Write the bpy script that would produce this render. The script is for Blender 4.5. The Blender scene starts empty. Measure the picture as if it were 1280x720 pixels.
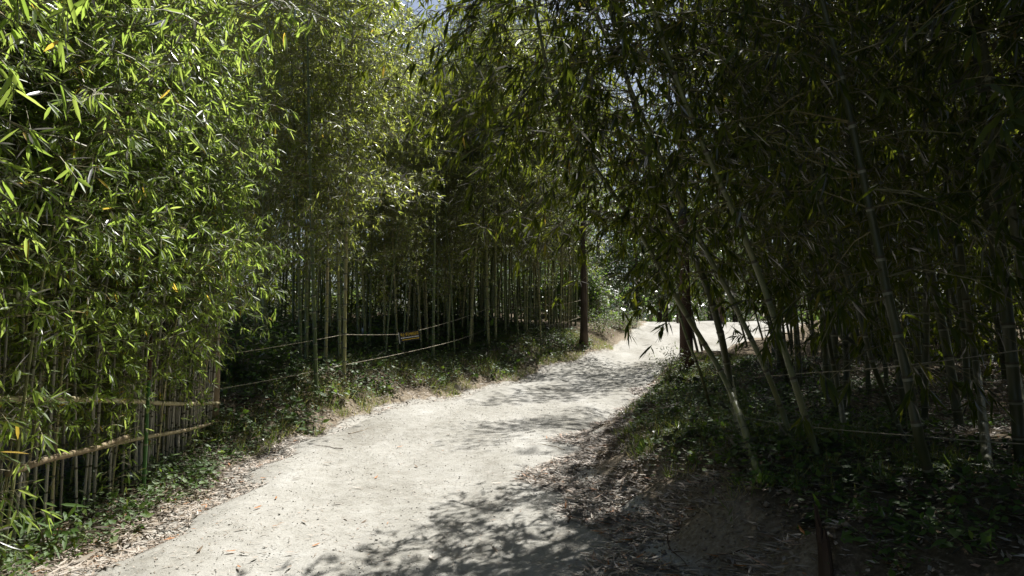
import bpy, math, random
import numpy as np
from mathutils import Vector, Matrix

R_ = math.radians
rng = np.random.default_rng(11)
random.seed(5)
scene = bpy.context.scene
COL = scene.collection

# ------------------------------------------------------------------ camera
F_PX, PITCH, CAM_Z = 900.0, R_(4.4), 1.6
cd = bpy.data.cameras.new("camera")
cd.sensor_width = 36.0
cd.lens = F_PX / 1280.0 * 36.0
cd.clip_end = 2000
cam = bpy.data.objects.new("camera", cd)
COL.objects.link(cam)
cam.location = (0, 0, CAM_Z)
cam.rotation_euler = (R_(90) + PITCH, 0, 0)
scene.camera = cam

# ------------------------------------------------------------------ light
SUN_AZ, SUN_EL = R_(27), R_(60)          # azimuth to the right of straight ahead
SVEC = Vector((math.sin(SUN_AZ) * math.cos(SUN_EL), math.cos(SUN_AZ) * math.cos(SUN_EL), math.sin(SUN_EL)))
w = bpy.data.worlds.new("World")
scene.world = w
w.use_nodes = True
nt = w.node_tree
bg = nt.nodes["Background"]
sky = nt.nodes.new("ShaderNodeTexSky")
sky.sky_type = 'NISHITA'
sky.sun_disc = False
sky.sun_elevation = SUN_EL
sky.sun_rotation = SUN_AZ
sky.air_density = 1.0
sky.dust_density = 2.5
nt.links.new(sky.outputs[0], bg.inputs[0])
bg.inputs[1].default_value = 0.058
sl = bpy.data.lights.new("sun", 'SUN')
sl.energy = 5.0
sl.angle = R_(0.53)
sl.color = (1.0, 0.975, 0.925)
sun = bpy.data.objects.new("sun", sl)
COL.objects.link(sun)
sun.rotation_euler = SVEC.to_track_quat('Z', 'Y').to_euler()
scene.view_settings.view_transform = 'Standard'
scene.view_settings.look = 'None'
scene.view_settings.exposure = 0.97
scene.view_settings.gamma = 1.0
scene.cycles.max_bounces = 6
scene.cycles.diffuse_bounces = 2
scene.cycles.glossy_bounces = 2
scene.cycles.transmission_bounces = 4
scene.cycles.transparent_max_bounces = 4


# ------------------------------------------------------------------ helpers
def tag(o, label=None, cat=None, group=None, kind=None):
    if label: o['label'] = label
    if cat: o['category'] = cat
    if group: o['group'] = group
    if kind: o['kind'] = kind
    return o


def link(name, mesh, parent=None):
    o = bpy.data.objects.new(name, mesh)
    COL.objects.link(o)
    if parent: o.parent = parent
    return o


def empty(name, loc, rot=(0, 0, 0), scale=1.0):
    o = bpy.data.objects.new(name, None)
    COL.objects.link(o)
    o.empty_display_size = 0.2
    o.location = loc
    o.rotation_euler = rot
    o.scale = (scale,) * 3
    return o


class MB:
    """collects polygons, then makes one mesh"""
    def __init__(self):
        self.v, self.f, self.mi, self.n = [], [], [], 0

    def add(self, verts, faces, mi=0):
        self.v.append(np.asarray(verts, float))
        self.f += [tuple(i + self.n for i in f) for f in faces]
        self.mi += [mi] * len(faces) if isinstance(mi, int) else list(mi)
        self.n += len(verts)

    def tube(self, pts, rad, sides=8, cap=True, mi=0, ring_mi=None):
        pts = np.asarray(pts, float)
        n = len(pts)
        rad = np.broadcast_to(np.asarray(rad, float), (n,))
        tan = np.gradient(pts, axis=0)
        tan /= np.linalg.norm(tan, axis=1)[:, None] + 1e-9
        ref = np.array([1.0, 0, 0]) if abs(tan[0][0]) < 0.8 else np.array([0, 1.0, 0])
        a = np.cross(tan, ref); a /= np.linalg.norm(a, axis=1)[:, None] + 1e-9
        b = np.cross(tan, a)
        th = np.arange(sides) * 2 * math.pi / sides
        ring = (a[:, None, :] * np.cos(th)[None, :, None] + b[:, None, :] * np.sin(th)[None, :, None])
        v = (pts[:, None, :] + ring * rad[:, None, None]).reshape(-1, 3)
        f, m = [], []
        for i in range(n - 1):
            for j in range(sides):
                k = (j + 1) % sides
                f.append((i * sides + j, i * sides + k, (i + 1) * sides + k, (i + 1) * sides + j))
                m.append(mi if ring_mi is None else ring_mi[i])
        if cap:
            f.append(tuple(range(sides - 1, -1, -1))); m.append(mi)
            f.append(tuple((n - 1) * sides + j for j in range(sides))); m.append(mi)
        self.add(v, f, m)

    def box(self, c, s, rot=None, mi=0):
        v = np.array([[x, y, z] for x in (-.5, .5) for y in (-.5, .5) for z in (-.5, .5)]) * np.asarray(s)
        if rot is not None:
            v = v @ np.array(rot.to_matrix()).T
        v = v + np.asarray(c)
        self.add(v, [(0, 1, 3, 2), (4, 6, 7, 5), (0, 4, 5, 1), (2, 3, 7, 6), (0, 2, 6, 4), (1, 5, 7, 3)], mi)

    def mesh(self, name, mats, smooth=True):
        me = bpy.data.meshes.new(name)
        v = np.concatenate(self.v) if self.v else np.zeros((0, 3))
        me.from_pydata(v.tolist(), [], self.f)
        for m in (mats if isinstance(mats, (list, tuple)) else [mats]):
            me.materials.append(m)
        me.polygons.foreach_set("material_index", self.mi)
        if smooth:
            me.polygons.foreach_set("use_smooth", [True] * len(self.f))
        me.update()
        return me


def tri_mesh(name, verts, tris, mat, tint=None, smooth=False):
    me = bpy.data.meshes.new(name)
    nv, ntr = len(verts), len(tris)
    me.vertices.add(nv)
    me.vertices.foreach_set("co", np.ascontiguousarray(verts, np.float32).ravel())
    me.loops.add(ntr * 3)
    me.loops.foreach_set("vertex_index", np.ascontiguousarray(tris, np.int32).ravel())
    me.polygons.add(ntr)
    me.polygons.foreach_set("loop_start", np.arange(0, ntr * 3, 3, dtype=np.int32))
    me.polygons.foreach_set("loop_total", np.full(ntr, 3, np.int32))
    if smooth:
        me.polygons.foreach_set("use_smooth", np.ones(ntr, bool))
    me.update(calc_edges=True)
    if tint is not None:
        at = me.attributes.new("tint", 'FLOAT', 'POINT')
        at.data.foreach_set("value", np.ascontiguousarray(tint, np.float32))
    me.materials.append(mat)
    return me


def nrm(a):
    return a / (np.linalg.norm(a, axis=-1, keepdims=True) + 1e-9)


# ------------------------------------------------------------------ materials
def mat_new(name):
    m = bpy.data.materials.new(name)
    m.use_nodes = True
    t = m.node_tree
    t.nodes.clear()
    out = t.nodes.new("ShaderNodeOutputMaterial")
    return m, t, out


def ramp(t, stops):
    r = t.nodes.new("ShaderNodeValToRGB")
    e = r.color_ramp.elements
    e[0].position, e[0].color = stops[0][0], (*stops[0][1], 1)
    e[1].position, e[1].color = stops[-1][0], (*stops[-1][1], 1)
    for p, c in stops[1:-1]:
        n = e.new(p); n.color = (*c, 1)
    return r


def leaf_mat(name, stops, tstops, trans=0.42, gloss_rough=0.36, gloss=1.0, ior=1.38):
    m, t, out = mat_new(name)
    at = t.nodes.new("ShaderNodeAttribute"); at.attribute_name = "tint"
    oi = t.nodes.new("ShaderNodeObjectInfo")
    ad = t.nodes.new("ShaderNodeMath"); ad.operation = 'MULTIPLY_ADD'
    t.links.new(oi.outputs["Random"], ad.inputs[0]); ad.inputs[1].default_value = 0.12
    t.links.new(at.outputs["Fac"], ad.inputs[2])
    r1 = ramp(t, stops); r2 = ramp(t, tstops)
    t.links.new(ad.outputs[0], r1.inputs[0]); t.links.new(ad.outputs[0], r2.inputs[0])
    d = t.nodes.new("ShaderNodeBsdfDiffuse"); tr = t.nodes.new("ShaderNodeBsdfTranslucent")
    t.links.new(r1.outputs[0], d.inputs[0]); t.links.new(r2.outputs[0], tr.inputs[0])
    mx = t.nodes.new("ShaderNodeMixShader"); mx.inputs[0].default_value = trans
    t.links.new(d.outputs[0], mx.inputs[1]); t.links.new(tr.outputs[0], mx.inputs[2])
    g = t.nodes.new("ShaderNodeBsdfGlossy"); g.inputs["Roughness"].default_value = gloss_rough
    g.inputs[0].default_value = (gloss * .6, gloss * .6, gloss * .6, 1)
    fr = t.nodes.new("ShaderNodeFresnel"); fr.inputs[0].default_value = ior
    m2 = t.nodes.new("ShaderNodeMixShader")
    t.links.new(fr.outputs[0], m2.inputs[0]); t.links.new(mx.outputs[0], m2.inputs[1]); t.links.new(g.outputs[0], m2.inputs[2])
    t.links.new(m2.outputs[0], out.inputs[0])
    return m


def solid_mat(name, stops, scale=6.0, rough=0.6, stretch=(1, 1, 1), bump=0.2, spec=0.4, rand=0.0, detail=6):
    m, t, out = mat_new(name)
    tc = t.nodes.new("ShaderNodeTexCoord"); mp = t.nodes.new("ShaderNodeMapping")
    mp.inputs["Scale"].default_value = stretch
    t.links.new(tc.outputs["Object"], mp.inputs[0])
    nz = t.nodes.new("ShaderNodeTexNoise"); nz.inputs["Scale"].default_value = scale; nz.inputs["Detail"].default_value = detail
    t.links.new(mp.outputs[0], nz.inputs[0])
    r = ramp(t, stops)
    if rand:
        oi = t.nodes.new("ShaderNodeObjectInfo")
        ma = t.nodes.new("ShaderNodeMath"); ma.operation = 'MULTIPLY_ADD'
        sb = t.nodes.new("ShaderNodeMath"); sb.operation = 'SUBTRACT'; sb.inputs[1].default_value = 0.5
        t.links.new(oi.outputs["Random"], sb.inputs[0]); t.links.new(sb.outputs[0], ma.inputs[0])
        ma.inputs[1].default_value = rand
        t.links.new(nz.outputs[0], ma.inputs[2]); t.links.new(ma.outputs[0], r.inputs[0])
    else:
        t.links.new(nz.outputs[0], r.inputs[0])
    p = t.nodes.new("ShaderNodeBsdfPrincipled")
    p.inputs["Roughness"].default_value = rough
    p.inputs["Specular IOR Level"].default_value = spec
    t.links.new(r.outputs[0], p.inputs["Base Color"])
    if bump:
        b = t.nodes.new("ShaderNodeBump"); b.inputs["Strength"].default_value = bump; b.inputs["Distance"].default_value = 0.02
        t.links.new(nz.outputs[0], b.inputs["Height"]); t.links.new(b.outputs[0], p.inputs["Normal"])
    t.links.new(p.outputs[0], out.inputs[0])
    return m


M = {}
M['leaf_grove'] = leaf_mat("leaf_grove", [(0, (.045, .07, .02)), (.5, (.08, .11, .032)), (.9, (.12, .145, .045)), (1, (.30, .22, .05))],
                           [(0, (.28, .38, .05)), (.5, (.50, .58, .09)), (.9, (.66, .68, .13)), (1, (.6, .42, .05))], trans=.58, gloss_rough=.34, ior=1.42, gloss=.95)
M['leaf_hedge'] = leaf_mat("leaf_hedge", [(0, (.06, .11, .022)), (.5, (.10, .165, .034)), (.9, (.15, .21, .05)), (.97, (.45, .30, .05)), (1, (.45, .30, .05))],
                           [(0, (.22, .36, .04)), (.5, (.48, .64, .11)), (.9, (.64, .72, .17)), (1, (.75, .55, .08))], trans=.58, gloss_rough=.40, gloss=.6)
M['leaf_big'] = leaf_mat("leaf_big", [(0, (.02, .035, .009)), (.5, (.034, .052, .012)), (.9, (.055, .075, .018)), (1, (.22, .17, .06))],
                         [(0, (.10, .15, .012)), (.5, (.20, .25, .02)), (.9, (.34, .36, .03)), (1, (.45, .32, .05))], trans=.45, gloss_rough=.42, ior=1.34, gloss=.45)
M['leaf_weed'] = leaf_mat("leaf_weed", [(0, (.045, .085, .02)), (.5, (.075, .14, .032)), (1, (.13, .19, .045))],
                          [(0, (.10, .20, .02)), (.5, (.2, .34, .035)), (1, (.34, .42, .05))], trans=.45, gloss_rough=.5, gloss=.7)
M['leaf_grass'] = leaf_mat("leaf_grass", [(0, (.04, .075, .015)), (.6, (.09, .13, .03)), (.85, (.2, .2, .06)), (1, (.34, .28, .13))],
                           [(0, (.14, .26, .025)), (.6, (.30, .42, .05)), (1, (.5, .44, .14))], trans=.45, gloss_rough=.4)
M['leaf_tree'] = leaf_mat("leaf_tree", [(0, (.035, .065, .03)), (.6, (.06, .10, .042)), (1, (.10, .13, .05))],
                          [(0, (.16, .28, .06)), (.6, (.28, .42, .09)), (1, (.42, .5, .1))], trans=.42, gloss_rough=.4, ior=1.42)
M['leaf_dry'] = leaf_mat("leaf_dry", [(0, (.16, .11, .07)), (.35, (.30, .24, .18)), (.75, (.48, .43, .37)), (.93, (.55, .50, .44)), (1, (.40, .16, .04))],
                         [(0, (.16, .11, .06)), (.6, (.36, .31, .25)), (1, (.4, .18, .05))], trans=.22, gloss_rough=.5, ior=1.25)
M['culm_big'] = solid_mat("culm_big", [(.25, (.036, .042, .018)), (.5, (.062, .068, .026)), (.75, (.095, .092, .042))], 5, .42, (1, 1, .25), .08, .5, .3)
M['culm_lit'] = solid_mat("culm_lit", [(.25, (.085, .10, .036)), (.5, (.135, .15, .058)), (.75, (.20, .195, .088))], 5, .42, (1, 1, .25), .08, .5, .4)  # paler copy of culm_big, bounce light from the path put into its colour
M['culm_mid'] = solid_mat("culm_mid", [(.1, (.07, .10, .03)), (.5, (.16, .18, .06)), (.8, (.26, .24, .10)), (1, (.34, .28, .16))], 5, .4, (1, 1, .25), .08, .5, .75)
M['culm_thin'] = solid_mat("culm_thin", [(.2, (.16, .17, .06)), (.5, (.27, .26, .11)), (.8, (.38, .33, .18))], 6, .5, (1, 1, .2), .1, .4, .5)
M['culm_green'] = solid_mat("culm_green", [(.3, (.03, .10, .015)), (.7, (.06, .16, .025))], 5, .35, (1, 1, .3), .05, .5)
M['ring'] = solid_mat("node_ring", [(.3, (.17, .175, .12)), (.7, (.27, .27, .2))], 30, .7)
M['ring_dark'] = solid_mat("node_scar", [(.3, (.05, .045, .025)), (.7, (.10, .085, .05))], 30, .7)
M['twig'] = solid_mat("twig", [(.3, (.12, .11, .05)), (.7, (.22, .19, .09))], 20, .6, bump=0)
M['rail'] = solid_mat("rail_bamboo", [(.25, (.34, .28, .15)), (.5, (.48, .42, .25)), (.8, (.6, .55, .38))], 9, .5, (1, 1, 1), .15, .4, .25)
M['rail_old'] = solid_mat("rail_old_bamboo", [(.25, (.17, .125, .075)), (.5, (.33, .26, .15)), (.8, (.48, .41, .26))], 8, .6, (1, 1, 1), .2, .3, .3)
M['picket'] = solid_mat("picket_grey", [(.2, (.20, .18, .14)), (.5, (.34, .32, .27)), (.8, (.48, .45, .39))], 7, .65, (1, 1, .15), .15, .3, .5)
M['post'] = solid_mat("post_wood", [(.25, (.12, .085, .05)), (.5, (.24, .18, .11)), (.8, (.36, .29, .19))], 7, .7, (1, 1, .12), .4, .3)
M['bark'] = solid_mat("bark_brown", [(.25, (.03, .022, .017)), (.5, (.075, .055, .04)), (.8, (.14, .11, .085))], 9, .85, (1, 1, .22), .9, .2)
M['bark_red'] = solid_mat("bark_red", [(.25, (.035, .022, .016)), (.5, (.08, .048, .034)), (.8, (.14, .09, .065))], 9, .85, (1, 1, .18), .9, .2)
M['rope'] = solid_mat("rope", [(.3, (.30, .26, .18)), (.7, (.46, .41, .31))], 60, .8, bump=.3)
M['cloth'] = solid_mat("cloth_strip", [(.3, (.5, .44, .33)), (.7, (.62, .56, .45))], 30, .8, bump=.2)
M['sign_black'] = solid_mat("sign_black", [(.3, (.012, .013, .017)), (.7, (.02, .021, .026))], 8, .4, bump=0)
M['sign_yellow'] = solid_mat("sign_yellow", [(.3, (.72, .47, .02)), (.7, (.78, .53, .03))], 8, .5, bump=0)
M['sign_white'] = solid_mat("sign_white", [(.3, (.66, .66, .68)), (.7, (.75, .75, .76))], 8, .5, bump=0)
M['sign_grey'] = solid_mat("sign_grey", [(.3, (.35, .36, .37)), (.7, (.42, .43, .44))], 8, .5, bump=0)
M['stump'] = solid_mat("stump", [(.25, (.03, .02, .014)), (.5, (.07, .045, .03)), (.8, (.14, .10, .07))], 10, .85, (1, 1, .15), .8, .2)
M['grit'] = solid_mat("grit", [(.3, (.30, .28, .24)), (.7, (.46, .44, .40))], 12, .9, bump=0)
M['crumb'] = solid_mat("earth_crumb", [(.3, (.15, .115, .08)), (.7, (.26, .21, .155))], 9, .95, bump=0)
M['rock'] = solid_mat("stone", [(.3, (.20, .185, .16)), (.7, (.36, .34, .30))], 9, .8, bump=.5)


def ground_material():
    m, t, out = mat_new("forest_floor")
    tc = t.nodes.new("ShaderNodeTexCoord")
    at = t.nodes.new("ShaderNodeAttribute"); at.attribute_name = "soil"
    n1 = t.nodes.new("ShaderNodeTexNoise"); n1.inputs["Scale"].default_value = 0.9; n1.inputs["Detail"].default_value = 8
    n2 = t.nodes.new("ShaderNodeTexNoise"); n2.inputs["Scale"].default_value = 28; n2.inputs["Detail"].default_value = 8
    n2.inputs["Roughness"].default_value = .7
    n3 = t.nodes.new("ShaderNodeTexNoise"); n3.inputs["Scale"].default_value = 3.5; n3.inputs["Detail"].default_value = 6
    for n in (n1, n2, n3): t.links.new(tc.outputs["Object"], n.inputs[0])
    floor = ramp(t, [(.3, (.055, .042, .028)), (.5, (.10, .078, .05)), (.7, (.19, .155, .11))])
    t.links.new(n2.outputs[0], floor.inputs[0])
    soil = ramp(t, [(.3, (.13, .10, .07)), (.5, (.22, .18, .13)), (.72, (.33, .29, .23))])
    t.links.new(n2.outputs[0], soil.inputs[0])
    sandy = ramp(t, [(.3, (.28, .265, .23)), (.5, (.35, .335, .30)), (.7, (.42, .41, .375))])
    t.links.new(n2.outputs[0], sandy.inputs[0])
    # soil attribute: 0 forest floor, .5 bare earth, 1 path sand; broken up by noise
    a = t.nodes.new("ShaderNodeMath"); a.operation = 'MULTIPLY_ADD'
    t.links.new(n3.outputs[0], a.inputs[0]); a.inputs[1].default_value = .5
    s = t.nodes.new("ShaderNodeMath"); s.operation = 'SUBTRACT'; s.inputs[1].default_value = .25
    t.links.new(at.outputs["Fac"], s.inputs[0]); t.links.new(s.outputs[0], a.inputs[2])
    k1 = ramp(t, [(.2, (0, 0, 0)), (.42, (1, 1, 1))]); t.links.new(a.outputs[0], k1.inputs[0])
    k2 = ramp(t, [(.62, (0, 0, 0)), (.86, (1, 1, 1))]); t.links.new(a.outputs[0], k2.inputs[0])
    x1 = t.nodes.new("ShaderNodeMixRGB"); x2 = t.nodes.new("ShaderNodeMixRGB")
    t.links.new(k1.outputs[0], x1.inputs[0]); t.links.new(floor.outputs[0], x1.inputs[1]); t.links.new(soil.outputs[0], x1.inputs[2])
    t.links.new(k2.outputs[0], x2.inputs[0]); t.links.new(x1.outputs[0], x2.inputs[1]); t.links.new(sandy.outputs[0], x2.inputs[2])
    p = t.nodes.new("ShaderNodeBsdfPrincipled"); p.inputs["Roughness"].default_value = .95
    p.inputs["Specular IOR Level"].default_value = .1
    t.links.new(x2.outputs[0], p.inputs["Base Color"])
    b = t.nodes.new("ShaderNodeBump"); b.inputs["Strength"].default_value = .7; b.inputs["Distance"].default_value = .03
    t.links.new(n2.outputs[0], b.inputs["Height"]); t.links.new(b.outputs[0], p.inputs["Normal"])
    t.links.new(p.outputs[0], out.inputs[0])
    return m


M['ground'] = ground_material()

# ------------------------------------------------------------------ terrain functions
YK = np.array([-30, -8, 0, 5, 6.4, 8.4, 11, 15, 20, 26, 31, 36, 42, 60, 300.])
LK = np.array([-3.4, -3.2, -3.05, -3.05, -3.15, -3.25, -2.95, -1.45, .75, 3.6, 5.3, 6.7, 8.0, 14, 14])
RK = np.array([1.7, 1.5, 1.35, 1.22, .9, .85, 1.25, 2.5, 4.2, 7.6, 11.2, 15.0, 19, 24, 24])
ZY = np.array([-30, 0, 5, 11, 17, 24, 30, 36, 40, 50, 70, 300.])
ZK = np.array([-.3, -.05, 0, .25, .5, 1.07, 1.83, 2.66, 2.85, 2.5, 1.6, 1.6])
_ty = np.arange(-30, 300, .1)


def _sm(k, v, wdt):
    a = np.interp(_ty, k, v)
    n = int(wdt / .1)
    ker = np.hanning(n); ker /= ker.sum()
    return np.convolve(np.pad(a, n, 'edge'), ker, 'same')[n:-n]


_TL, _TR, _TZ = _sm(YK, LK, 4), _sm(YK, RK, 4), _sm(ZY, ZK, 8)


def sst(a, b, x):
    t = np.clip((x - a) / (b - a), 0, 1)
    return t * t * (3 - 2 * t)


_wv = [(rng.uniform(-1, 1, 2) * s, rng.uniform(0, 6.28), a) for s, a in
       [(.6, .05)] * 5 + [(1.6, .02)] * 6 + [(4, .009)] * 8 + [(9, .004)] * 8]


def wob(x, y):
    r = 0
    for (k, p, a) in _wv:
        r = r + a * np.sin(k[0] * x + k[1] * y + p)
    return r


def edgeL(y): return np.interp(y, _ty, _TL) + .10 * np.sin(1.7 * y + 1) + .06 * np.sin(4.1 * y)
def edgeR(y): return np.interp(y, _ty, _TR) + .09 * np.sin(2.1 * y + .4) + .06 * np.sin(5.3 * y + 2)


def Hf(x, y):
    x = np.asarray(x, float); y = np.asarray(y, float)
    zp = np.interp(y, _ty, _TZ)
    dl = edgeL(y) - x
    dr = x - edgeR(y)
    kb = sst(8.2, 11, y) * (1 - .75 * sst(27, 36, y))
    left = kb * (.42 * sst(0.1, 1.5, dl) + .13 * np.clip(dl, 0, 6)) + (1 - kb) * (.05 * sst(0, 1.0, dl) + .02 * np.clip(dl, 0, 5))
    kr = 1 - .6 * sst(19, 27, y)
    right = kr * (.36 * sst(-.05, .85, dr) + .045 * np.clip(dr, 0, 8) + .06 * np.sin(1.3 * y) * sst(.2, 1, dr))
    inside = np.minimum(sst(0, .6, -dl), sst(0, .6, -dr))
    crown = -.03 * inside * np.cos(np.clip((x - (edgeL(y) + edgeR(y)) / 2), -3, 3) * 2.1)
    lump = sst(-.1, .25, dr) * (1 - sst(1.1, 1.9, dr)) + .6 * kb * sst(-.1, .2, dl) * (1 - sst(.8, 1.6, dl))
    lm = .035 * np.sin(5.1 * x + 2.3 * y + 1.2 * np.sin(3 * y)) + .03 * np.sin(9 * y - 4 * x + 2 * np.sin(4 * x)) + .016 * np.sin(17 * x + 11 * y + 1.5 * np.sin(7 * y))
    z = zp + left + right + crown + wob(x, y) * (1 - .65 * inside) + lump * lm
    return z


def hz(x, y): return float(Hf(x, y))


def ray(u, v):
    a, b = (u - 640) / F_PX, (360 - v) / F_PX
    c, s = math.cos(PITCH), math.sin(PITCH)
    return np.array([a, c - b * s, s + b * c])


def at(u, v, y):
    """point of the place seen at pixel (u, v) of the photograph at forward distance y"""
    r = ray(u, v)
    return np.array([0, 0, CAM_Z]) + r * (y / r[1])


def hit(u, v):
    """where the sight line through (u, v) meets the ground"""
    r = ray(u, v)
    ys = np.arange(2, 70, .02)
    P = np.array([0, 0, CAM_Z])[None] + r[None] * (ys / r[1])[:, None]
    below = P[:, 2] < Hf(P[:, 0], P[:, 1])
    i = int(np.argmax(below)) if below.any() else len(ys) - 1
    return np.array([P[i, 0], P[i, 1], hz(P[i, 0], P[i, 1])])


def to_px(p):
    p = np.asarray(p, float) - np.array([0, 0, CAM_Z])
    c, s = math.cos(PITCH), math.sin(PITCH)
    f = p[..., 1] * c + p[..., 2] * s
    up = -p[..., 1] * s + p[..., 2] * c
    return 640 + F_PX * p[..., 0] / f, 360 - F_PX * up / f, f


# ------------------------------------------------------------------ ground and path
def axis(lo_d, hi_d, step, lo, hi, grow):
    a = list(np.arange(lo_d, hi_d, step))
    s = step
    while a[-1] < hi:
        s *= grow; a.append(a[-1] + s)
    s = step; pre = [a[0]]
    while pre[-1] > lo:
        s *= grow; pre.append(pre[-1] - s)
    return np.array(pre[:0:-1] + a)


gx = axis(-6.5, 7.0, .11, -260, 260, 1.09)
gy = axis(3.0, 22, .11, -120, 420, 1.07)
XX, YY = np.meshgrid(gx, gy)
inp = np.minimum(sst(0, .35, XX - edgeL(YY)), sst(0, .35, edgeR(YY) - XX)) * (YY < 62)
ZZ = Hf(XX, YY) - .06 * inp
nxg, nyg = len(gx), len(gy)
idx = np.arange(nxg * nyg).reshape(nyg, nxg)
q = np.stack([idx[:-1, :-1], idx[:-1, 1:], idx[1:, 1:], idx[1:, :-1]], -1).reshape(-1, 4)
tris = np.concatenate([q[:, [0, 1, 2]], q[:, [0, 2, 3]]])
dL, dR = edgeL(YY) - XX, XX - edgeR(YY)
soil = np.where((dL < 0) & (dR < 0), 1.0, 0)
soil = np.maximum(soil, np.where(dR >= 0, 1 - .55 * sst(-.1, .35, dR) - .45 * sst(.4, .85, dR), 0))
soil = np.maximum(soil, np.where(dL >= 0, 1 - .6 * sst(0, .35, dL) - .4 * sst(.35, 1.0, dL), 0))
soil = np.where(YY > 40, np.maximum(soil, .15), soil)
gme = tri_mesh("ground", np.stack([XX, YY, ZZ], -1).reshape(-1, 3), tris, M['ground'], smooth=True)
sa = gme.attributes.new("soil", 'FLOAT', 'POINT'); sa.data.foreach_set("value", soil.ravel().astype(np.float32))
tag(link("ground", gme), kind='structure')


def path_material():
    m, t, out = mat_new("path_sand")
    tc = t.nodes.new("ShaderNodeTexCoord")
    big = t.nodes.new("ShaderNodeTexNoise"); big.inputs["Scale"].default_value = .7; big.inputs["Detail"].default_value = 6
    mp = t.nodes.new("ShaderNodeMapping"); mp.inputs["Scale"].default_value = (1.6, .5, 1); mp.inputs["Rotation"].default_value = (0, 0, R_(-20))
    t.links.new(tc.outputs["Object"], mp.inputs[0]); t.links.new(mp.outputs[0], big.inputs[0])
    fine = t.nodes.new("ShaderNodeTexNoise"); fine.inputs["Scale"].default_value = 60; fine.inputs["Detail"].default_value = 8; fine.inputs["Roughness"].default_value = .75
    mid = t.nodes.new("ShaderNodeTexNoise"); mid.inputs["Scale"].default_value = 6; mid.inputs["Detail"].default_value = 9; mid.inputs["Roughness"].default_value = .65
    vor = t.nodes.new("ShaderNodeTexVoronoi"); vor.inputs["Scale"].default_value = 45
    for n in (fine, mid, vor): t.links.new(tc.outputs["Object"], n.inputs[0])
    c1 = ramp(t, [(.34, (.20, .188, .16)), (.46, (.29, .28, .25)), (.56, (.345, .335, .305)), (.68, (.41, .405, .38))])
    mxv = t.nodes.new("ShaderNodeMath"); mxv.operation = 'ADD'
    h1 = t.nodes.new("ShaderNodeMath"); h1.operation = 'MULTIPLY'; h1.inputs[1].default_value = .58
    h2 = t.nodes.new("ShaderNodeMath"); h2.operation = 'MULTIPLY'; h2.inputs[1].default_value = .42
    t.links.new(big.outputs[0], h1.inputs[0]); t.links.new(mid.outputs[0], h2.inputs[0])
    t.links.new(h1.outputs[0], mxv.inputs[0]); t.links.new(h2.outputs[0], mxv.inputs[1])
    t.links.new(mxv.outputs[0], c1.inputs[0])
    g = ramp(t, [(.30, (.42, .39, .35)), (.47, (.95, .95, .95)), (.7, (1.15, 1.15, 1.15))])
    t.links.new(fine.outputs[0], g.inputs[0])
    mu = t.nodes.new("ShaderNodeMixRGB"); mu.blend_type = 'MULTIPLY'; mu.inputs[0].default_value = .8
    t.links.new(c1.outputs[0], mu.inputs[1]); t.links.new(g.outputs[0], mu.inputs[2])
    p = t.nodes.new("ShaderNodeBsdfPrincipled"); p.inputs["Roughness"].default_value = .95; p.inputs["Specular IOR Level"].default_value = .1
    t.links.new(mu.outputs[0], p.inputs["Base Color"])
    b1 = t.nodes.new("ShaderNodeBump"); b1.inputs["Strength"].default_value = .5; b1.inputs["Distance"].default_value = .012
    b2 = t.nodes.new("ShaderNodeBump"); b2.inputs["Strength"].default_value = .55; b2.inputs["Distance"].default_value = .05
    t.links.new(fine.outputs[0], b1.inputs["Height"]); t.links.new(mid.outputs[0], b2.inputs["Height"])
    t.links.new(b1.outputs[0], b2.inputs["Normal"]); t.links.new(b2.outputs[0], p.inputs["Normal"])
    t.links.new(p.outputs[0], out.inputs[0])
    return m


M['path'] = path_material()
py = np.concatenate([np.arange(-8, 3, .5), np.arange(3, 24, .1), np.arange(24, 60, .3)])
pj = np.linspace(0, 1, 46)
PY, PJ = np.meshgrid(py, pj, indexing='ij')
PX = edgeL(PY) - .05 + (edgeR(PY) - edgeL(PY) + .10) * PJ
edge = np.minimum(PJ, 1 - PJ) * (edgeR(PY) - edgeL(PY))
PZ = Hf(PX, PY) + .006 - .05 * (1 - sst(0, .25, edge))
for c_, w_ in ((.30, .06), (.66, .06)):
    PZ -= .022 * np.exp(-((PJ - c_ - .025 * np.sin(PY * .9 + c_ * 9)) / w_) ** 2) * (.6 + .4 * np.sin(PY * 1.7 + c_ * 20)) * (1 - .85 * sst(12, 20, PY))
PZ += .006 * np.sin(11 * PX + 3 * np.sin(5 * PY)) * np.sin(9 * PY + 2 * np.sin(7 * PX)) + .004 * np.sin(19 * PX + 4 * PY) * np.sin(15 * PY - 3 * PX) * (1 - sst(12, 20, PY))
idx = np.arange(PX.size).reshape(PX.shape)
q = np.stack([idx[:-1, :-1], idx[:-1, 1:], idx[1:, 1:], idx[1:, :-1]], -1).reshape(-1, 4)
tag(link("dirt_path", tri_mesh("dirt_path", np.stack([PX, PY, PZ], -1).reshape(-1, 3),
                               np.concatenate([q[:, [0, 2, 1]], q[:, [0, 3, 2]]]), M['path'], smooth=True)), kind='structure')


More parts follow.
